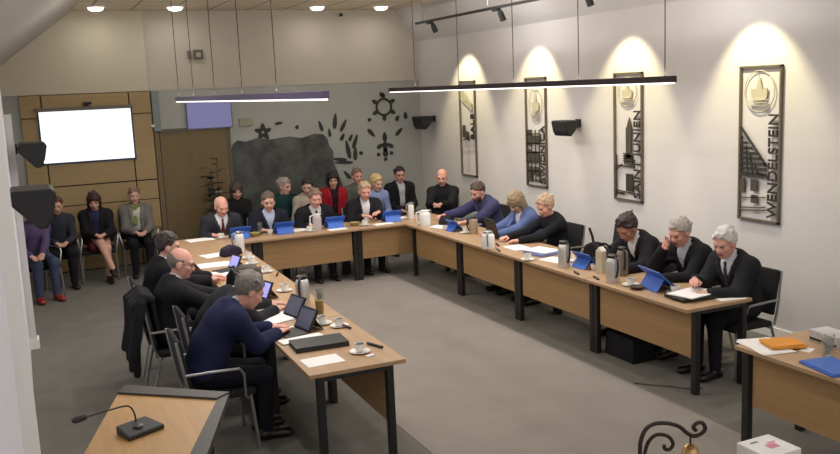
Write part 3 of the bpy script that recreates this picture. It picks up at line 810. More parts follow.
# ------------------------------------------------------------------ chairs
def chair(name='meeting_chair'):
    t = thing(name, (0, 0, 0), 0, 'x', 'chair')
    MB().box((0, .02, .435), (.46, .45, .05)).build('seat', SEATF, t, bevel=.018)
    MB().box((0, -.255, .70), (.44, .035, .40), (math.radians(9), 0, 0)).build('backrest', SEATF, t, bevel=.016)
    for sx in (-1, 1):
        MB().tube([(sx * .225, .20, .42), (sx * .245, .235, .0)], .012, 8).build('leg', CHROME, t, smooth=True)
        MB().tube([(sx * .225, -.19, .42), (sx * .245, -.30, .0)], .012, 8).build('leg', CHROME, t, smooth=True)
        MB().tube([(sx * .23, -.22, .42), (sx * .235, -.25, .55), (sx * .232, -.272, .70), (sx * .225, -.30, .89)], .011, 8).build('back_post', CHROME, t, smooth=True)
        MB().tube([(sx * .235, .16, .42), (sx * .275, .15, .60), (sx * .28, .12, .645), (sx * .28, -.10, .655), (sx * .25, -.26, .645)], .011, 8).build('armrest', CHROME, t, smooth=True)
    MB().tube([(-.23, .18, .40), (.23, .18, .40)], .010, 8).tube([(-.23, -.18, .40), (.23, -.18, .40)], .010, 8).build('seat_rail', CHROME, t, smooth=True)
    return t
chair0 = [None]
def place_chair(x, y, rz, label):
    rz = math.radians(rz)
    if chair0[0] is None:
        c = chair(); c.location = (x, y, 0); c.rotation_euler = (0, 0, rz); c['label'] = label; c['group'] = 'black meeting chairs'; chair0[0] = c
        return c
    return dup(chair0[0], (x, y, 0), rz, label)
# ------------------------------------------------------------------ people
NAVY = (34, 38, 70); BLK = (33, 33, 37); CHAR = (46, 46, 52)
def seat_person(label, chair_label, head_xy, rz, chair_rz=None, **kw):
    r, loc = person(label, head_xy, rz, **kw)
    if chair_label:
        a = math.radians(rz if chair_rz is None else chair_rz); f = np.array([-math.sin(a), math.cos(a)]); p = loc + f * .09
        place_chair(float(p[0]), float(p[1]), math.degrees(a), chair_label)
        BALD[:] = [float(p[0]), float(p[1])] if 'bald man with glasses' in label[:24] else BALD
    return r
BALD = [0, 0]
G1, G2, G3, G4 = 'people at the left table row', 'people at the back table row', 'people at the right table row', 'people in the audience seats'
Tz = .775
# left row (seen from behind)
seat_person('man in navy suit with grey hair bending over papers at the near left table', 'black chair with steel legs under the man in the navy suit', (1.45, 6.36), -90, zh=1.15, lean=30, hp=34, hy=6,
            hands={'L': (1.66, 6.60, Tz), 'R': (1.66, 6.40, Tz)}, hair=('grey_short', (112, 106, 100)), top=('jacket', NAVY), shirt=(205, 208, 220), trousers=(24, 24, 32), skin='pink', fine=True, group=G1)
seat_person('bald man with glasses in black suit facing right at the left table row', 'black chair under the bald man with glasses', (1.17, 7.68), -90, zh=1.165, lean=12, hp=16, hy=-14,
            hands={'L': (1.62, 7.92, Tz), 'R': (1.56, 7.70, Tz)}, hair=('fringe', (120, 110, 104)), top=('jacket', BLK), shirt=(210, 210, 215), skin='pink', glasses=True, fine=True, group=G1)
seat_person('person in black bending low, mostly hidden behind the navy-suited man', 'black chair under the bending person in black', (1.60, 7.06), -90, zh=1.06, lean=32, hp=40, hy=0,
            hands={'L': (1.86, 7.36, Tz), 'R': (1.84, 7.12, Tz)}, hair=('short', (70, 60, 54)), top=('jacket', (36, 36, 40)), group=G1)
seat_person('dark-haired man in black behind the bald man at the left table row', 'black chair under the dark-haired man in black at the left row', (1.20, 8.55), -90, zh=1.185, lean=12, hp=12, hy=-8,
            hands={'L': (1.66, 8.80, Tz), 'R': (1.62, 8.62, Tz)}, hair=('short', (52, 44, 40)), top=('jacket', (26, 26, 30)), group=G1)
# back row (facing the room)
seat_person('bald man in dark suit and dark red tie at left end of back row', 'black chair under the bald man at the left end of the back row', (2.37, 11.66), 180, seat=.44, zh=1.13, lean=12, hp=22, hy=10,
            hands={'R': (2.20, 11.52, Tz), 'L': (2.52, 11.52, Tz)}, hair=('fringe', (170, 165, 160)), top=('jacket', CHAR), tie=(92, 30, 36), skin='pink', group=G2)
seat_person('man with receding hair in navy suit and pale blue shirt at the back row', 'black chair under the man in the pale blue shirt', (3.02, 11.68), 180, seat=.44, zh=1.115, lean=10, hp=10, hy=-6,
            hands={'R': (2.86, 11.50, Tz), 'L': (3.18, 11.50, Tz)}, hair=('short', (100, 84, 72)), top=('jacket', (32, 34, 46)), shirt=(178, 190, 214), group=G2)
seat_person('pink-faced man in dark suit with white collar at the middle of the back row', 'black chair under the pink-faced man at the back row', (3.67, 11.62), 180, seat=.44, zh=1.105, lean=10, hp=14,
            hands={'R': (3.52, 11.48, Tz), 'L': (3.85, 11.48, Tz)}, hair=('short', (128, 104, 90)), top=('jacket', (30, 30, 36)), shirt=(190, 188, 186), tie=(40, 38, 44), skin='pink', group=G2)
seat_person('man in dark jacket and white shirt with raised hands, rightmost of back row', 'black chair under the man in the white shirt at the back row', (4.44, 11.68), 180, seat=.44, zh=1.15, lean=12, hp=12, hy=-6,
            hands={'R': (4.30, 11.46, .83), 'L': (4.56, 11.46, .86)}, hair=('short', (176, 150, 122)), top=('open', (34, 30, 36)), shirt=(222, 222, 226), skin='pink', group=G2)
# right row
seat_person('bald man in black jumper sitting back in the corner by the wall', 'black chair under the bald man in the corner', (6.02, 12.36), 148, zh=1.15, lean=6, hp=12,
            hands={'R': (5.72, 12.06, .80), 'L': (5.82, 12.00, .80)}, hair=('bald', (120, 100, 90)), top=('rollneck', (30, 30, 32)), trousers=(28, 28, 30), skin='pink', size=1.02, group=G3)
seat_person('man in blue-violet suit leaning on the table with one arm stretched out', 'black chair under the man in the blue-violet suit', (5.72, 10.62), 95, zh=1.125, lean=22, hp=22, hy=8,
            hands={'R': (5.16, 10.86, Tz), 'L': (5.36, 10.30, Tz)}, hair=('short', (74, 56, 46)), top=('jacket', (62, 62, 96)), shirt=(74, 72, 96), trousers=(34, 34, 50), skin='pink', beard=(70, 52, 44), group=G3)
seat_person('woman with straight dark blonde hair in blue jacket looking down', 'black chair under the blonde woman in the blue jacket', (5.58, 9.36), 90, zh=1.115, lean=17, hp=34, hy=14, male=False,
            hands={'R': (5.18, 9.42, Tz), 'L': (5.18, 9.16, Tz)}, hair=('bob', (150, 128, 96)), top=('open', (92, 106, 150)), shirt=(226, 228, 236), trousers=(40, 42, 60), group=G3)
seat_person('woman with short light hair in black top beside the blue-jacketed woman', 'black chair under the woman in the black top', (5.60, 8.72), 90, zh=1.14, lean=14, hp=26, hy=4, male=False,
            hands={'R': (5.16, 8.92, Tz), 'L': (5.20, 8.66, Tz)}, hair=('full', (188, 158, 130)), top=('jumper', (28, 29, 32)), shirt=(32, 33, 36), skin='pink', group=G3)
seat_person('dark-haired man in black suit and white shirt bending forward at the right row', 'black chair under the dark-haired man at the right row', (5.46, 7.00), 90, zh=1.115, lean=24, hp=36, hy=10,
            hands={'R': (5.10, 7.10, Tz), 'L': (5.16, 6.66, Tz)}, hair=('full', (44, 32, 30)), top=('jacket', (28, 27, 30)), shirt=(222, 222, 226), skin='tan', fine=True, group=G3)
seat_person('grey-haired man in black suit with one hand held to his face', 'black chair under the man with a hand to his face', (5.54, 6.32), 90, zh=1.15, lean=18, hp=24, hy=6,
            hands={'R': (5.40, 6.385, 1.005), 'L': (5.22, 6.18, Tz)}, hair=('grey_short', (172, 164, 156)), top=('jacket', (27, 27, 31)), shirt=(200, 205, 216), skin='pink', fine=True, splay=.2, group=G3)
seat_person('white-haired man in dark suit and striped tie at the near end of the right row', 'black chair with steel legs under the white-haired man', (5.46, 5.66), 90, zh=1.155, lean=17, hp=20, hy=12,
            hands={'R': (5.16, 5.70, .86), 'L': (5.14, 5.52, Tz)}, hair=('grey_short', (204, 200, 194)), top=('jacket', (34, 34, 38)), shirt=(205, 208, 216), tie=(70, 60, 66), skin='pink', fine=True, group=G3)
# audience behind the back row
seat_person('woman with shoulder-length dark hair in black top behind the back row', 'black audience chair under the woman in the black top', (2.93, 13.2), 180, zh=1.135, lean=6, hp=16, male=False, hair=('bob', (66, 54, 46)), top=('jumper', (26, 27, 27)), shirt=(30, 30, 30), hands={'R': (2.85, 12.9, .62), 'L': (3.02, 12.88, .62)}, group=G4)
seat_person('person with short grey hair in dark green jumper in the audience', 'black audience chair under the person in dark green', (3.68, 13.2), 180, zh=1.15, lean=6, hp=10, hy=40, hair=('grey_short', (150, 142, 132)), top=('jumper', (24, 56, 54)), shirt=(30, 50, 50), group=G4)
seat_person('dark-haired person in cream top half hidden behind the middle of the back row', 'black audience chair under the person in cream', (3.98, 12.95), 180, zh=1.07, lean=8, hp=16, hy=-20, male=False, hair=('full', (40, 32, 30)), top=('jumper', (168, 156, 142)), shirt=(150, 140, 130), group=G4)
seat_person('dark-haired woman in open red jacket in the audience', 'black audience chair under the woman in the red jacket', (4.52, 13.3), 180, zh=1.175, lean=6, hp=8, hy=-12, male=False, hair=('long', (34, 26, 26)), top=('open', (150, 30, 42)), shirt=(40, 26, 30), group=G4)
seat_person('pink-faced man in grey-green top at the back of the audience', 'black audience chair under the man in grey-green', (5.06, 13.62), 180, zh=1.17, lean=2, hp=4, hair=('short', (120, 100, 88)), top=('jumper', (92, 102, 94)), shirt=(100, 105, 100), skin='pink', group=G4)
seat_person('blond person in pale blue top in the audience', 'black audience chair under the blond person', (5.04, 12.72), 180, zh=1.07, lean=14, hp=16, hy=20, hair=('full', (196, 168, 116)), top=('jumper', (130, 146, 186)), shirt=(140, 150, 180), male=False, group=G4)
seat_person('man in black suit, white shirt and glasses in the right audience seat', 'black audience chair under the man in suit and glasses', (5.72, 13.36), 180, zh=1.16, lean=4, hp=4, hy=-8, hair=('short', (40, 36, 36)), top=('open', (28, 28, 32)), shirt=(182, 184, 188), glasses=True, skin='pink', group=G4)
# audience by the oak panelling
seat_person('person in purple top, jeans and red shoes by the left wall end', 'black audience chair beside the left wall end', (.06, 12.62), 196, zh=1.16, lean=8, hp=14, male=False, hair=('short', (70, 48, 42)), top=('jumper', (82, 70, 104)), shirt=(80, 70, 100), trousers=(62, 72, 96), shoes=(150, 40, 34),
            hands={'R': (-.02, 12.28, .64), 'L': (.12, 12.25, .64)}, group=G4)
seat_person('person with reddish brown hair in dark top between purple top and long-haired woman', 'black audience chair under the person with reddish brown hair', (.385, 13.35), 182, zh=1.12, lean=6, hp=14, male=False, hair=('short', (92, 52, 42)), top=('jumper', (50, 52, 62)), shirt=(120, 120, 124), trousers=(26, 26, 30),
            hands={'R': (.32, 13.04, .66), 'L': (.46, 13.04, .66)}, group=G4)
seat_person('woman with long dark hair in black jacket and skirt with crossed legs', 'black audience chair under the woman with crossed legs', (.90, 13.48), 176, zh=1.15, lean=4, hp=20, male=False, hair=('long', (54, 34, 32)), top=('open', (30, 27, 32)), shirt=(44, 46, 78), trousers=(92, 34, 40), bare=True, cross=True,
            hands={'R': (.86, 13.16, .70), 'L': (.98, 13.16, .70)}, shoes=(40, 28, 28), group=G4)
seat_person('person in open grey jacket, white top and green scarf by the oak panelling', 'black audience chair under the person with the green scarf', (1.48, 13.62), 180, zh=1.165, lean=3, hp=4, male=False, hair=('short', (128, 104, 88)), top=('open', (112, 108, 104)), shirt=(196, 192, 190), trousers=(26, 26, 30), scarf=(122, 136, 80),
            hands={'R': (1.42, 13.3, .66), 'L': (1.56, 13.3, .66)}, group=G4)
# empty chairs
cp = []
for k in range(9):
    yy = -.20 + .05 * k; wv = .012 * math.sin(k * 2.1)
    cp += [cap((.045, yy, .925), (-.02, yy, .95), .030), cap((-.02, yy, .95), (-.10 + wv, yy * 1.04, .88), .034), cap((-.10 + wv, yy * 1.04, .88), (-.13 + wv, yy * 1.10, .30 + .03 * math.sin(k)), .036, .030), cap((.045, yy, .925), (.075, yy, .62), .020)]
cp += [cap((-.05, -.22, .90), (-.16, -.27, .45), .05, .04), cap((-.05, .22, .90), (-.16, .27, .42), .05, .04)]
t = mesh_obj('coat', sculpt(cp, .011, .02), [cloth((30, 30, 33))])
t.location = (BALD[0] - .265, BALD[1], 0); tag(t, 'black coat hung over the chair of the bald man with glasses', 'coat')
place_chair(5.92, 8.02, 84, 'empty black chair beside the woman in the black top')
place_chair(5.45, 4.05, 90, 'black chair at the right edge behind the separate table')
tag(MB().box((1.83, 14.08, .24), (.26, .2, .44)).tube([(1.74, 14.08, .46), (1.78, 14.08, .6), (1.88, 14.08, .6), (1.92, 14.08, .46)], .012, 8).build('handbag', cloth((70, 64, 62)), bevel=.03), 'dark bag on the floor by the door post', 'bag')

t = thing('potted_plant', (2.74, 13.92, 0), .3, 'dark leafy plant in front of the right half of the brown door', 'plant')
MB().lathe([(.11, 0), (.13, .02), (.16, .26), (.17, .28), (.15, .28), (.14, .24)], (0, 0, 0), 28).build('pot', mat('plant_pot', (70, 66, 62), .6), t, smooth=True)
MB().lathe([(.145, .245), (.145, .25)], (0, 0, 0), 24).build('soil', mat('soil', (44, 36, 30), .95), t)
rp = random.Random(5); st = MB(); lf = MB()
for k in range(5):
    a = k * 2 * PI / 5; top = Vector((.10 * math.cos(a), .10 * math.sin(a), 1.05 + .14 * k)); base = Vector((.03 * math.cos(a), .03 * math.sin(a), .24))
    st.tube([base, base.lerp(top, .5) + Vector((.02, .01, 0)), top], [.011, .009, .005], 8)
    for j in range(11):
        p0 = base.lerp(top, .28 + .072 * j); b = a + j * 2.4 + rp.uniform(-.3, .3); L = rp.uniform(.14, .22); up = rp.uniform(-.1, .55)
        d = Vector((math.cos(b), math.sin(b), up)).normalized(); sd = d.cross(Vector((0, 0, 1))).normalized() * L * .27; nn = sd.cross(d).normalized() * .004
        m1 = p0 + d * L * .35 + Vector((0, 0, .012)); m2 = p0 + d * L * .7; e = p0 + d * L - Vector((0, 0, .03))
        lf.add([p0, m1 + sd, m2 + sd * .8, e, m2 - sd * .8, m1 - sd, m1 + nn * 2, m2 + nn * 2], [(0, 1, 6), (1, 2, 7, 6), (2, 3, 7), (3, 4, 7), (4, 5, 6, 7), (5, 0, 6)])
st.build('stem', mat('plant_stem', (52, 50, 38), .7), t, smooth=True); lf.build('foliage', mat('plant_leaf', (46, 54, 44), .5, var=.2), t)
tag(MB().box((5.02, 6.42, .115), (.22, .40, .22), None, (1.12, 1.06)).tube([(5.02, 6.32, .21), (5.02, 6.35, .31), (5.02, 6.49, .31), (5.02, 6.52, .21)], .012, 8).build('floor_bag', cloth((26, 26, 28)), bevel=.05, seg=4), 'black bag on the floor under the second table of the right row', 'bag')

# ------------------------------------------------------------------ things on the tables
TZ = .7402
def cup(x, y, label, saucer=True, z=TZ, drink=True, rz=0.6):
    t = thing('coffee_cup', (x, y, z), rz, label, 'cup', 'white coffee cups on the tables')
    z0 = 0
    if saucer:
        MB().lathe([(.03, .0), (.045, .002), (.074, .011), (.076, .014), (.045, .006), (.02, .005)], (0, 0, 0), 28).build('saucer', CHINA, t, smooth=True); z0 = .006
    MB().lathe([(.024, z0), (.028, z0 + .004), (.038, z0 + .034), (.041, z0 + .062), (.038, z0 + .062), (.034, z0 + .03), (.02, z0 + .010)], (0, 0, 0), 24).build('cup_body', CHINA, t, smooth=True)
    MB().tube([(.037, 0, z0 + .052), (.058, 0, z0 + .052), (.062, 0, z0 + .034), (.052, 0, z0 + .020), (.034, 0, z0 + .020)], .0045, 8).build('handle', CHINA, t, smooth=True)
    if drink: MB().lathe([(.0365, z0 + .050), (.0365, z0 + .052)], (0, 0, 0), 20).build('coffee', COFFEE, t)
    return t
STEEL = mat('thermos_steel', (206, 203, 198), .36, metal=.45, var=.04)
def thermos(x, y, label, m=STEEL, lid=DARK, h=.24, r=.058, rz=0.0, z=TZ):
    t = thing('thermos_jug', (x, y, z), rz, label, 'thermos', 'thermos jugs on the tables')
    MB().lathe([(r * .96, 0), (r, .006), (r, h * .72), (r * .86, h * .84), (r * .70, h * .88)], (0, 0, 0), 28).build('body', m, t, smooth=True)
    MB().lathe([(r * .72, h * .88), (r * .74, h * .97), (r * .55, h), (0.01, h + .002)], (0, 0, 0), 28).build('lid', lid, t, smooth=True)
    MB().prism([(r * .5, h * .95), (r * 1.15, h * .98), (r * .5, h * .86)], lambda u, v, d: (u, d, v), -.014, .014).build('spout', lid, t)
    MB().tube([(-r * .75, 0, h * .92), (-r * 1.55, 0, h * .88), (-r * 1.65, 0, h * .55), (-r * 1.3, 0, h * .25), (-r * .98, 0, h * .22)], .010, 8).build('handle', lid, t, smooth=True)
    return t
def tumbler(x, y, label, fill=None, h=.13, r=.033, z=TZ):
    t = thing('drinking_glass', (x, y, z), 0, label, 'glass', 'drinking glasses on the tables')
    MB().lathe([(r * .8, 0), (r * .84, .004), (r, h), (r - .003, h), (r * .78, .010)], (0, 0, 0), 24).build('glass_wall', GLASS, t, smooth=True)
    if fill: MB().lathe([(r * .78, .011), (r * .90, h * .7)], (0, 0, 0), 20).build('drink', WATER, t, smooth=True)
    return t
def marker(x, y, rz, label, L=.13):
    t = thing('marker_pen', (x, y, TZ + .0105), rz, label, 'pen', 'black marker pens on the tables')
    MB().tube([(-L / 2, 0, 0), (L * .12, 0, 0)], .010, 12).build('barrel', mat('marker_black', (34, 30, 30), .4), t, smooth=True)
    MB().tube([(L * .12, 0, 0), (L * .45, 0, 0), (L / 2, 0, 0)], [.0105, .0105, .008], 12).build('pen_cap', mat('marker_cap', (46, 34, 32), .4), t, smooth=True)
    return t
def paper(x, y, rz, label, w=.21, h=.297, n=1, z=TZ, m=None, cat='paper', name='paper_sheet', th=.002):
    mb = MB(); r = random.Random(int(x * 100 + y * 1000))
    for i in range(n):
        mb.box((r.uniform(-.012, .012) * (i > 0), r.uniform(-.012, .012) * (i > 0), th * (i + .5)), (w, h, th * .9), (0, 0, r.uniform(-.08, .08) * (i > 0)))
    o = mb.build(name, m or PAPER); o.location = (x, y, z); o.rotation_euler = (0, 0, rz)
    return tag(o, label, cat, 'papers on the tables' if cat == 'paper' else None)
def tablet(x, y, rz, label, w=.26, h=.19, tilt=62, screen=(70, 76, 96), est=.10, cover=None, name='tablet_computer', cat='tablet', kb=True):
    """leaning tablet in a folding case; the screen faces local -y"""
    t = thing(name, (x, y, TZ), rz, label, cat, 'propped tablets on the tables')
    cm = cover or DARK; a = math.radians(tilt)
    R = Euler((-(PI / 2 - a), 0, 0)).to_matrix()
    c0 = Vector((0, .0, .006)); up = R @ Vector((0, 0, 1)); nrm = R @ Vector((0, -1, 0))
    MB().box(c0 + up * h / 2, (w, .010, h), R).build('case_back', cm, t, bevel=.004)
    MB().box(c0 + up * h / 2 + nrm * .008, (w - .012, .006, h - .012), R).build('tablet_body', DARK, t, bevel=.002)
    MB().box(c0 + up * h / 2 + nrm * .0118, (w - .036, .002, h - .036), R).build('screen', mat('tablet_screen_%d' % screen[0], screen, .25, emit=screen, estr=est), t)
    if kb: MB().box((0, -.105, .005), (w, .19, .008)).build('keyboard_cover', cm, t, bevel=.003)
    top = c0 + up * h * .62 - nrm * .006; foot = Vector((0, top.y + .075, .004))
    mid = (top + foot) / 2; dv = (top - foot); ang = math.atan2(dv.z, dv.y)
    MB().box(mid, (w * .8, dv.length, .004), (ang, 0, 0)).build('stand_flap', cm, t)
    return t
BLUEK = dict(cover=BLUE, screen=(62, 70, 90), kb=False)
# left row
paper(1.765, 5.645, .03, 'white card lying at the near end of the left table row', .27, .20)
t = thing('laptop_computer', (1.86, 6.01, TZ), -.06, 'closed black laptop on the near left table, beside the white card', 'laptop')
MB().box((0, 0, .012), (.40, .25, .022)).build('base', DARK, t, bevel=.005); MB().box((0, .004, .031), (.40, .25, .014)).build('lid', mat('laptop_lid', (44, 44, 44), .45), t, bevel=.005)
paper(1.80, 6.235, .12, 'narrow white paper stack between the closed laptop and the nearest tablet', .34, .13, 5)
cup(2.06, 5.68, 'white cup and saucer nearest the end of the left table row')
tag(MB().box((2.085, 5.55, TZ + .006), (.06, .03, .012), (0, 0, .3)).build('sugar_sachet', PAPER), 'small white sachet beside the nearest cup and saucer', 'sachet')
marker(2.205, 5.76, 1.9, 'black pen nearest the outer corner of the left table row', .17)
marker(2.20, 6.37, 1.75, 'black pen beside the two cups of the near left table', .15)
cup(2.075, 6.57, 'white cup and saucer next to the tall glass of the near left table')
cup(2.165, 6.42, 'white cup and saucer closest to the second black pen')
tumbler(2.13, 6.80, 'tall glass with amber drink behind the two cups', True, .20, .038)
thermos(2.13, 7.27, 'steel thermos jug with black lid on the left table row', h=.27, r=.062, rz=1.0)
tumbler(2.24, 7.15, 'clear glass beside the steel thermos of the left row', None, .16)
tablet(1.87, 6.47, -1.35, 'dark propped tablet nearest the white papers, right of the suited arm', .25, .19, 60, (84, 88, 106), .12)
tablet(1.91, 6.92, -1.35, 'second dark propped tablet, just behind the nearest one', .25, .19, 60, (84, 88, 106), .12, kb=False)
tablet(1.87, 7.70, -1.3, 'tablet with bright lilac screen beside the grey-haired head', .20, .17, 64, (150, 150, 220), .75)
tablet(1.95, 9.25, -1.3, 'far tablet with lilac screen at the third left table', .20, .16, 64, (150, 150, 220), .7)
paper(1.79, 7.02, .3, 'open white papers under the face of the navy-suited man', .30, .42, 5)
paper(1.77, 7.45, -.15, 'white papers left of the lilac tablet screen', .24, .30, 3)
paper(1.78, 6.53, .2, 'white page between the hands of the navy-suited man', .22, .18, 2, z=TZ)
t = thing('document_case', (1.72, 8.13, TZ), -1.25, 'black upright case on the table before the bald man with glasses', 'case')
MB().prism([(-.13, 0), (.13, 0), (.09, .20), (.02, .25), (-.08, .17)], lambda u, v, d: (u, d, v), -.04, .04).build('case_body', DARK, t, bevel=.02); MB().box((.01, 0, .255), (.05, .02, .02)).build('clasp', CHROME, t)
paper(1.72, 8.86, .1, 'salmon-pink sheet on the third left table', .16, .25, 1, m=mat('salmon_paper', (222, 150, 130), .8))
for (x, y, r, lab) in ((1.86, 9.10, .1, 'white papers left of the far lilac tablet'), (1.83, 9.62, -.1, 'white sheets on the farthest left table, below the back row'), (1.98, 10.22, .2, 'white sheet on the far left table beside the dark pouch')):
    paper(x, y, r, lab, .34, .26, 3)
t = thing('shoulder_bag', (2.12, 10.10, TZ), .4, 'dark purple pouch near the far end of the left table row', 'pouch')
MB().prism([(-.14, 0), (.14, 0), (.12, .08), (.02, .13), (-.10, .10)], lambda u, v, d: (u, d, v), -.07, .07).build('bag_body', cloth((48, 42, 58)), t, bevel=.03)
thermos(2.27, 10.26, 'white thermos jug near the far end of the left table row', CHINA, CHROME, .25, .055)
cup(2.25, 9.78, 'white cup just in front of the white far-left thermos')
cup(2.20, 9.42, 'white cup right of the far lilac tablet')
cup(2.22, 8.88, 'white cup next to the lone black pen on the third left table')
marker(2.20, 9.08, 1.2, 'black pen on the third left table, left one of the pair')
marker(2.28, 8.66, 1.2, 'black pen on the third left table, right one of the pair')
cup(2.14, 7.90, 'white cup on the third left table, right of the lilac tablet screen')
# right row
t = thing('document_case', (5.03, 5.60, TZ), -.10, 'black flat case under white papers at the near end of the right row', 'case')
MB().box((0, 0, .016), (.36, .27, .032)).build('case_body', DARK, t, bevel=.008); MB().box((-.185, 0, .018), (.012, .08, .012)).build('handle', DARK, t)
paper(5.06, 5.60, .15, 'white open papers on top of the black flat case', .36, .26, 5, z=TZ + .0335)
paper(5.28, 5.46, -.2, 'white sheet half under the arm of the white-haired man', .24, .24, 2)
tablet(5.12, 5.99, -1.75 + PI, 'blue-backed propped tablet before the man with a hand to his face', .38, .27, 42, **BLUEK)
cup(5.03, 5.80, 'white cup between the black flat case and the big blue tablet')
cup(4.90, 6.24, 'white cup and saucer left of the big blue tablet')
t = thing('glass_bowl', (4.86, 6.10, TZ), 0, 'small dark dish on the right row below the big blue tablet', 'dish')
MB().lathe([(.035, 0), (.06, .012), (.068, .028), (.062, .028), (.03, .010)], (0, 0, 0), 24).build('dish_body', mat('dark_dish', (60, 46, 38), .4), t, smooth=True)
thermos(4.86, 6.45, 'steel thermos jug beside the tall cream carton on the right row', h=.26, r=.062, rz=1.4)
thermos(5.10, 6.62, 'grey thermos jug before the dark-haired man of the right row', mat('grey_pot', (128, 118, 108), .5), DARK, .28, .055, 1.2)
t = thing('juice_carton', (5.0, 6.82, TZ), .3, 'tall cream carton between two thermos jugs on the right row', 'carton')
MB().box((0, 0, .11), (.075, .075, .22)).build('carton_body', mat('carton', (198, 190, 166), .6), t, bevel=.004); MB().prism([(-.0375, .22), (.0375, .22), (0, .26)], lambda u, v, d: (d, u, v), -.0375, .0375).build('carton_gable', mat('carton_top', (222, 218, 206), .6), t)
marker(4.79, 6.93, 1.3, 'black pen on the right row below the second blue tablet')
marker(4.81, 6.64, 1.3, 'black pen on the right row beside the steel thermos foot')
tablet(5.10, 7.12, -1.55 + PI, 'blue-backed tablet before the dark-haired man of the right row', .28, .20, 48, **BLUEK)
t = thing('shoulder_bag', (5.32, 7.36, TZ), -1.5, 'black bag with an upright strap on the table beside the empty right chair', 'bag')
MB().prism([(-.15, 0), (.15, 0), (.13, .16), (.0, .20), (-.12, .15)], lambda u, v, d: (u, d, v), -.06, .06).build('bag_body', cloth((26, 25, 28)), t, bevel=.03)
MB().tube([(-.02, 0, .18), (-.06, .02, .24), (-.12, .03, .32)], .014, 8).tube([(.02, 0, .18), (.14, .02, .19), (.22, .02, .17)], .012, 8).build('strap', cloth((26, 25, 28)), t)
cup(5.13, 7.42, 'white cup left of the second blue tablet on the right row')
cup(5.03, 6.97, 'white cup right of the second blue tablet on the right row', False)
thermos(4.87, 7.26, 'steel thermos jug with black lid in front of the empty right chair', h=.27, r=.060, rz=1.6)
t = thing('ring_binder', (5.06, 7.98, TZ), .1, 'pale blue folder under white papers before the woman in black', 'folder')
MB().box((0, 0, .018), (.26, .32, .034)).build('binder_cover', mat('pale_blue_folder', (122, 140, 196), .6), t, bevel=.005)
paper(5.08, 7.99, .25, 'white papers stacked on the pale blue folder', .26, .32, 4, z=TZ + .0355)
paper(5.04, 8.44, -.1, 'white sheets on the right row between the two women', .22, .30, 3)
paper(4.99, 7.60, .2, 'white sheet beside the steel thermos before the empty chair', .21, .28, 2)
cup(4.76, 7.78, 'small white cup at the table edge below the pale blue folder')
thermos(4.76, 8.63, 'round white thermos jug on the right row before the blonde woman', CHINA, CHROME, .20, .075, 1.0)
marker(4.93, 8.72, 1.3, 'black pen beyond the round white thermos'); marker(4.77, 8.42, 1.3, 'black pen at the table edge right of the round white thermos')
t = thing('laptop_computer', (5.16, 9.18, TZ), 1.45, 'open black laptop seen from behind, before the blonde woman', 'laptop')
MB().box((0, -.10, .009), (.36, .24, .016)).build('base', DARK, t, bevel=.004); MB().box((0, .045, .130), (.36, .010, .24), (math.radians(-16), 0, 0)).build('lid', DARK, t, bevel=.004); MB().box((0, .036, .132), (.33, .004, .20), (math.radians(-16), 0, 0)).build('screen', mat('laptop_screen', (120, 124, 140), .3), t)
tablet(5.08, 9.98, -1.55 + PI, 'blue-backed tablet before the man in the blue-violet suit', .27, .19, 46, **BLUEK)
cup(5.03, 9.70, 'white cup right of the far blue tablet on the right row'); cup(4.93, 10.08, 'white cup left of the far blue tablet on the right row', False)
thermos(5.10, 9.62, 'tan thermos jug beside the far blue tablet of the right row', mat('tan_pot', (170, 150, 118), .5), DARK, .22, .055)
thermos(4.86, 10.56, 'big white thermos jug at the corner of back and right rows', CHINA, CHINA, .22, .08)
paper(4.98, 10.32, .4, 'white paper heap in front of the stretched-out hand', .22, .30, 6)
t = thing('shoulder_bag', (5.16, 10.52, TZ), .9, 'dark bag lying under the stretched-out hand at the corner', 'bag')
MB().prism([(-.16, 0), (.16, 0), (.13, .09), (.0, .13), (-.13, .08)], lambda u, v, d: (u, d, v), -.08, .08).build('bag_body', cloth((34, 28, 30)), t, bevel=.03)
# back row
tablet(2.50, 11.33, PI + .05, 'leftmost blue-backed tablet on the back row', .28, .20, 48, **BLUEK)
tablet(3.10, 11.33, PI, 'second blue-backed tablet from the left on the back row', .28, .20, 50, **BLUEK)
tablet(3.82, 11.33, PI - .05, 'third blue-backed tablet from the left on the back row', .28, .20, 50, **BLUEK)
tablet(4.68, 11.33, PI - .1, 'rightmost blue-backed tablet on the back row', .28, .20, 50, **BLUEK)
cup(2.28, 11.40, 'white cup left of the leftmost blue tablet on the back row'); paper(2.02, 11.45, .1, 'white papers at the left end of the back row', .34, .24, 4)
cup(2.92, 11.30, 'white cup left of the second blue tablet on the back row', False); tumbler(2.80, 11.36, 'clear glass before the man in the pale blue shirt', None, .17)
t = thing('snack_bowl', (2.70, 11.28, TZ), 0, 'small yellowish snack bowl between the first and second blue tablets', 'bowl')
MB().lathe([(.04, 0), (.07, .03), (.075, .05), (.068, .05), (.03, .02)], (0, 0, 0), 24).build('bowl_body', mat('olive_bowl', (150, 138, 78), .5), t, smooth=True)
paper(3.34, 11.36, .2, 'white sheets right of the second blue tablet on the back row', .24, .2, 3)
thermos(3.56, 11.24, 'white-grey thermos jug at the middle of the back row', mat('pot_grey', (190, 180, 180), .4), CHINA, .22, .06)
cup(3.43, 11.18, 'white cup left of the middle back-row thermos')
paper(3.80, 11.10, .05, 'white sheet in front of the third blue tablet', .26, .14, 2)
t = thing('snack_bowl', (4.10, 11.24, TZ), 0, 'small yellowish snack bowl right of the third blue tablet', 'bowl')
MB().lathe([(.04, 0), (.07, .03), (.075, .05), (.068, .05), (.03, .02)], (0, 0, 0), 24).build('bowl_body', mat('olive_bowl', (150, 138, 78), .5), t, smooth=True)
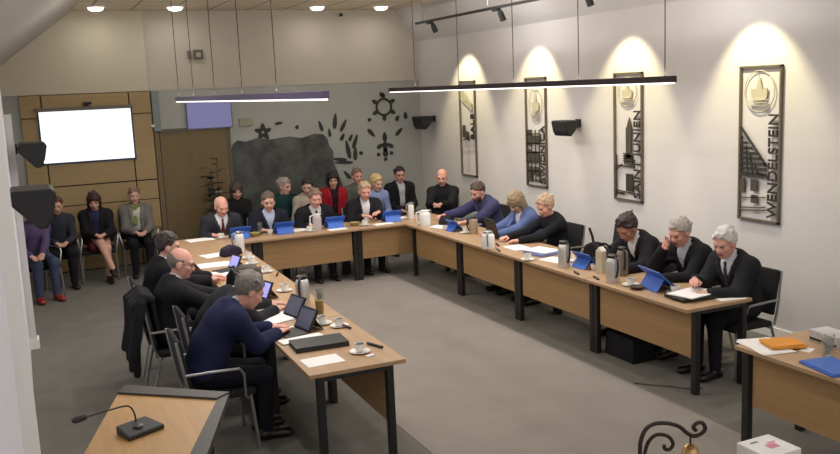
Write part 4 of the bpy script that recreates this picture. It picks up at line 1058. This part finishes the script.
cup(4.22, 11.16, 'white cup before the man in the white shirt at the back row'); paper(4.48, 11.12, .1, 'white sheet in front of the rightmost blue tablet', .28, .14, 2)
thermos(4.98, 11.28, 'slim white thermos jug at the right end of the back row', CHINA, CHROME, .24, .045)
cup(5.12, 11.22, 'white cup at the right end of the back row'); paper(4.86, 11.46, .2, 'white papers behind the slim white thermos', .22, .16, 3)
# separate table on the right
paper(4.50, 4.28, -.25, 'white papers under the orange envelope', .24, .34, 4)
o = MB().box((0, 0, .013), (.25, .19, .020), (0, .03, 0)).prism([(-.118, -.088), (.118, -.088), (0, .02)], lambda u, v, d: (u, v, .024 + .002 * d), 0, 1).build('envelope', mat('orange_envelope', (222, 146, 46), .65), bevel=.008, seg=3)
o.location = (4.60, 4.22, TZ + .009); o.rotation_euler = (0, 0, -.35); tag(o, 'padded orange envelope on white papers at the right edge', 'envelope')
paper(4.67, 4.08, .4, 'small white card between the orange envelope and blue folder', .10, .07)
t = thing('folder', (4.50, 3.74, TZ), -.2, 'flat blue folder on the separate table at the right edge', 'folder')
MB().box((0, 0, .007), (.24, .32, .012)).build('folder_cover', BLUE, t, bevel=.003); MB().box((.006, 0, .016), (.225, .31, .004)).build('folder_flap', mat('blue_flap', (64, 104, 184), .5), t)
tumbler(4.76, 3.98, 'clear glass on the separate table behind the blue folder', None, .12); tumbler(4.68, 3.93, 'second clear glass on the separate table, nearer the blue folder', None, .12)
t = thing('document_tray', (4.93, 4.10, TZ), -.1, 'pale document box at the back of the separate right table', 'box')
MB().box((0, 0, .04), (.16, .26, .08)).build('tray_body', mat('tray_grey', (196, 194, 194), .6), t, bevel=.005); MB().box((-.081, 0, .02), (.004, .24, .016)).build('tray_band', DARK, t)
t = thing('monitor_screen', (4.93, 3.82, TZ), -1.2, 'black monitor at the right edge, cut by the frame', 'monitor')
MB().box((0, 0, .20), (.34, .03, .26)).build('display_panel', DARK, t, bevel=.006); MB().box((0, .02, .05), (.05, .03, .10)).build('neck', DARK, t); MB().box((0, .02, .006), (.18, .14, .012)).build('stand_foot', DARK, t, bevel=.004)
# front table: white box and bell
t = thing('paper_box', (3.012, 2.832, TZ), .01, 'white cardboard box with pink print at the bottom edge', 'box')
MB().box((0, 0, .074), (.203, .195, .148)).build('box_body', mat('white_card', (224, 222, 222), .6), t, bevel=.004)
PK = mat('pink_print', (206, 130, 150), .6)
MB().box((.012, -.012, .1482), (.06, .042, .001)).box((.035, .02, .1482), (.05, .012, .001)).build('print_block', PK, t)
MB().box((-.035, .055, .1482), (.045, .014, .001)).build('print_line', mat('grey_print', (120, 112, 116), .6), t)
t = thing('desk_bell', (2.10, 2.6, TZ), 0, 'wrought iron scroll stand with a hanging brass bell at the bottom edge', 'bell')
def smoothp(p, n=5):
    out = []
    for i in range(len(p) - 1):
        p0, p1, p2, p3 = [Vector((*p[max(0, min(len(p) - 1, k))],)) for k in (i - 1, i, i + 1, i + 2)]
        for j in range(n):
            u = j / n; out.append(.5 * ((2 * p1) + (p2 - p0) * u + (2 * p0 - 5 * p1 + 4 * p2 - p3) * u * u + (3 * p1 - p0 - 3 * p2 + p3) * u ** 3))
    out.append(Vector(p[-1])); return [(v.x - 2.10, 0, v.y - TZ) for v in out]
MB().tube(smoothp([(2.10, .76), (2.09, .9), (2.083, 1.054), (2.083, 1.141), (2.088, 1.198), (2.113, 1.239), (2.152, 1.251), (2.197, 1.246), (2.242, 1.232), (2.283, 1.211), (2.319, 1.178), (2.35, 1.159), (2.381, 1.157), (2.408, 1.168), (2.413, 1.184), (2.397, 1.205), (2.37, 1.21), (2.352, 1.196), (2.365, 1.180)]), .0085, 10).build('scroll_stem', IRON, t, smooth=True)
MB().tube(smoothp([(2.088, .99), (2.093, 1.072), (2.108, 1.144), (2.128, 1.186), (2.162, 1.203), (2.202, 1.195), (2.232, 1.176), (2.248, 1.147), (2.232, 1.129), (2.207, 1.135), (2.202, 1.153)]), .0075, 10).build('scroll_curl', IRON, t, smooth=True)
MB().lathe([(.075, 0), (.075, .012), (.03, .02), (.012, .03)], (0, 0, 0), 28).build('stand_foot', IRON, t, smooth=True)
b = MB().lathe([(.006, .046), (.018, .042), (.030, .025), (.036, .0), (.052, -.022), (.049, -.022), (.033, .0), (.025, .02)], (.237, 0, 1.083 - TZ), 28).build('bell_body', BRASS, t, smooth=True)
MB().tube([(.237, 0, 1.165 - TZ), (.237, 0, 1.125 - TZ)], .004, 8).build('bell_hook', IRON, b)
tag(MB().tube([(4.58, 5.80, .008), (4.66, 5.70, .008), (4.74, 5.62, .008), (4.80, 5.55, .012), (4.84, 5.48, .008), (4.98, 5.40, .008)], .004, 8).build('floor_cable', DARK, smooth=True), 'thin black cable on the floor by the near right table leg', 'cable')

# ------------------------------------------------------------------ world, camera
w = bpy.data.worlds.new('World'); SC.world = w; w.use_nodes = True
bg = w.node_tree.nodes['Background']; bg.inputs['Color'].default_value = (1.0, .98, .97, 1); bg.inputs['Strength'].default_value = .85
cam = bpy.data.cameras.new('camera'); co = bpy.data.objects.new('camera', cam); COL.objects.link(co)
yaw, pitch, roll, f = .4254, -.1594, -.0431, 870.6
fv = Vector((math.sin(yaw) * math.cos(pitch), math.cos(yaw) * math.cos(pitch), math.sin(pitch)))
r0 = Vector((math.cos(yaw), -math.sin(yaw), 0)); u0 = r0.cross(fv)
r2 = r0 * math.cos(roll) + u0 * math.sin(roll); u2 = -r0 * math.sin(roll) + u0 * math.cos(roll)
M = Matrix((r2, u2, -fv)).transposed().to_4x4(); M.translation = Vector((0, 0, 2.6)); co.matrix_world = M
cam.sensor_width = 36; cam.sensor_fit = 'HORIZONTAL'; cam.lens = f / 840 * 36; cam.clip_start = .05
SC.camera = co
vs = SC.view_settings; vs.view_transform = 'Standard'; vs.look = 'None'; vs.gamma = 1; vs.use_curve_mapping = False; vs.exposure = 0.0
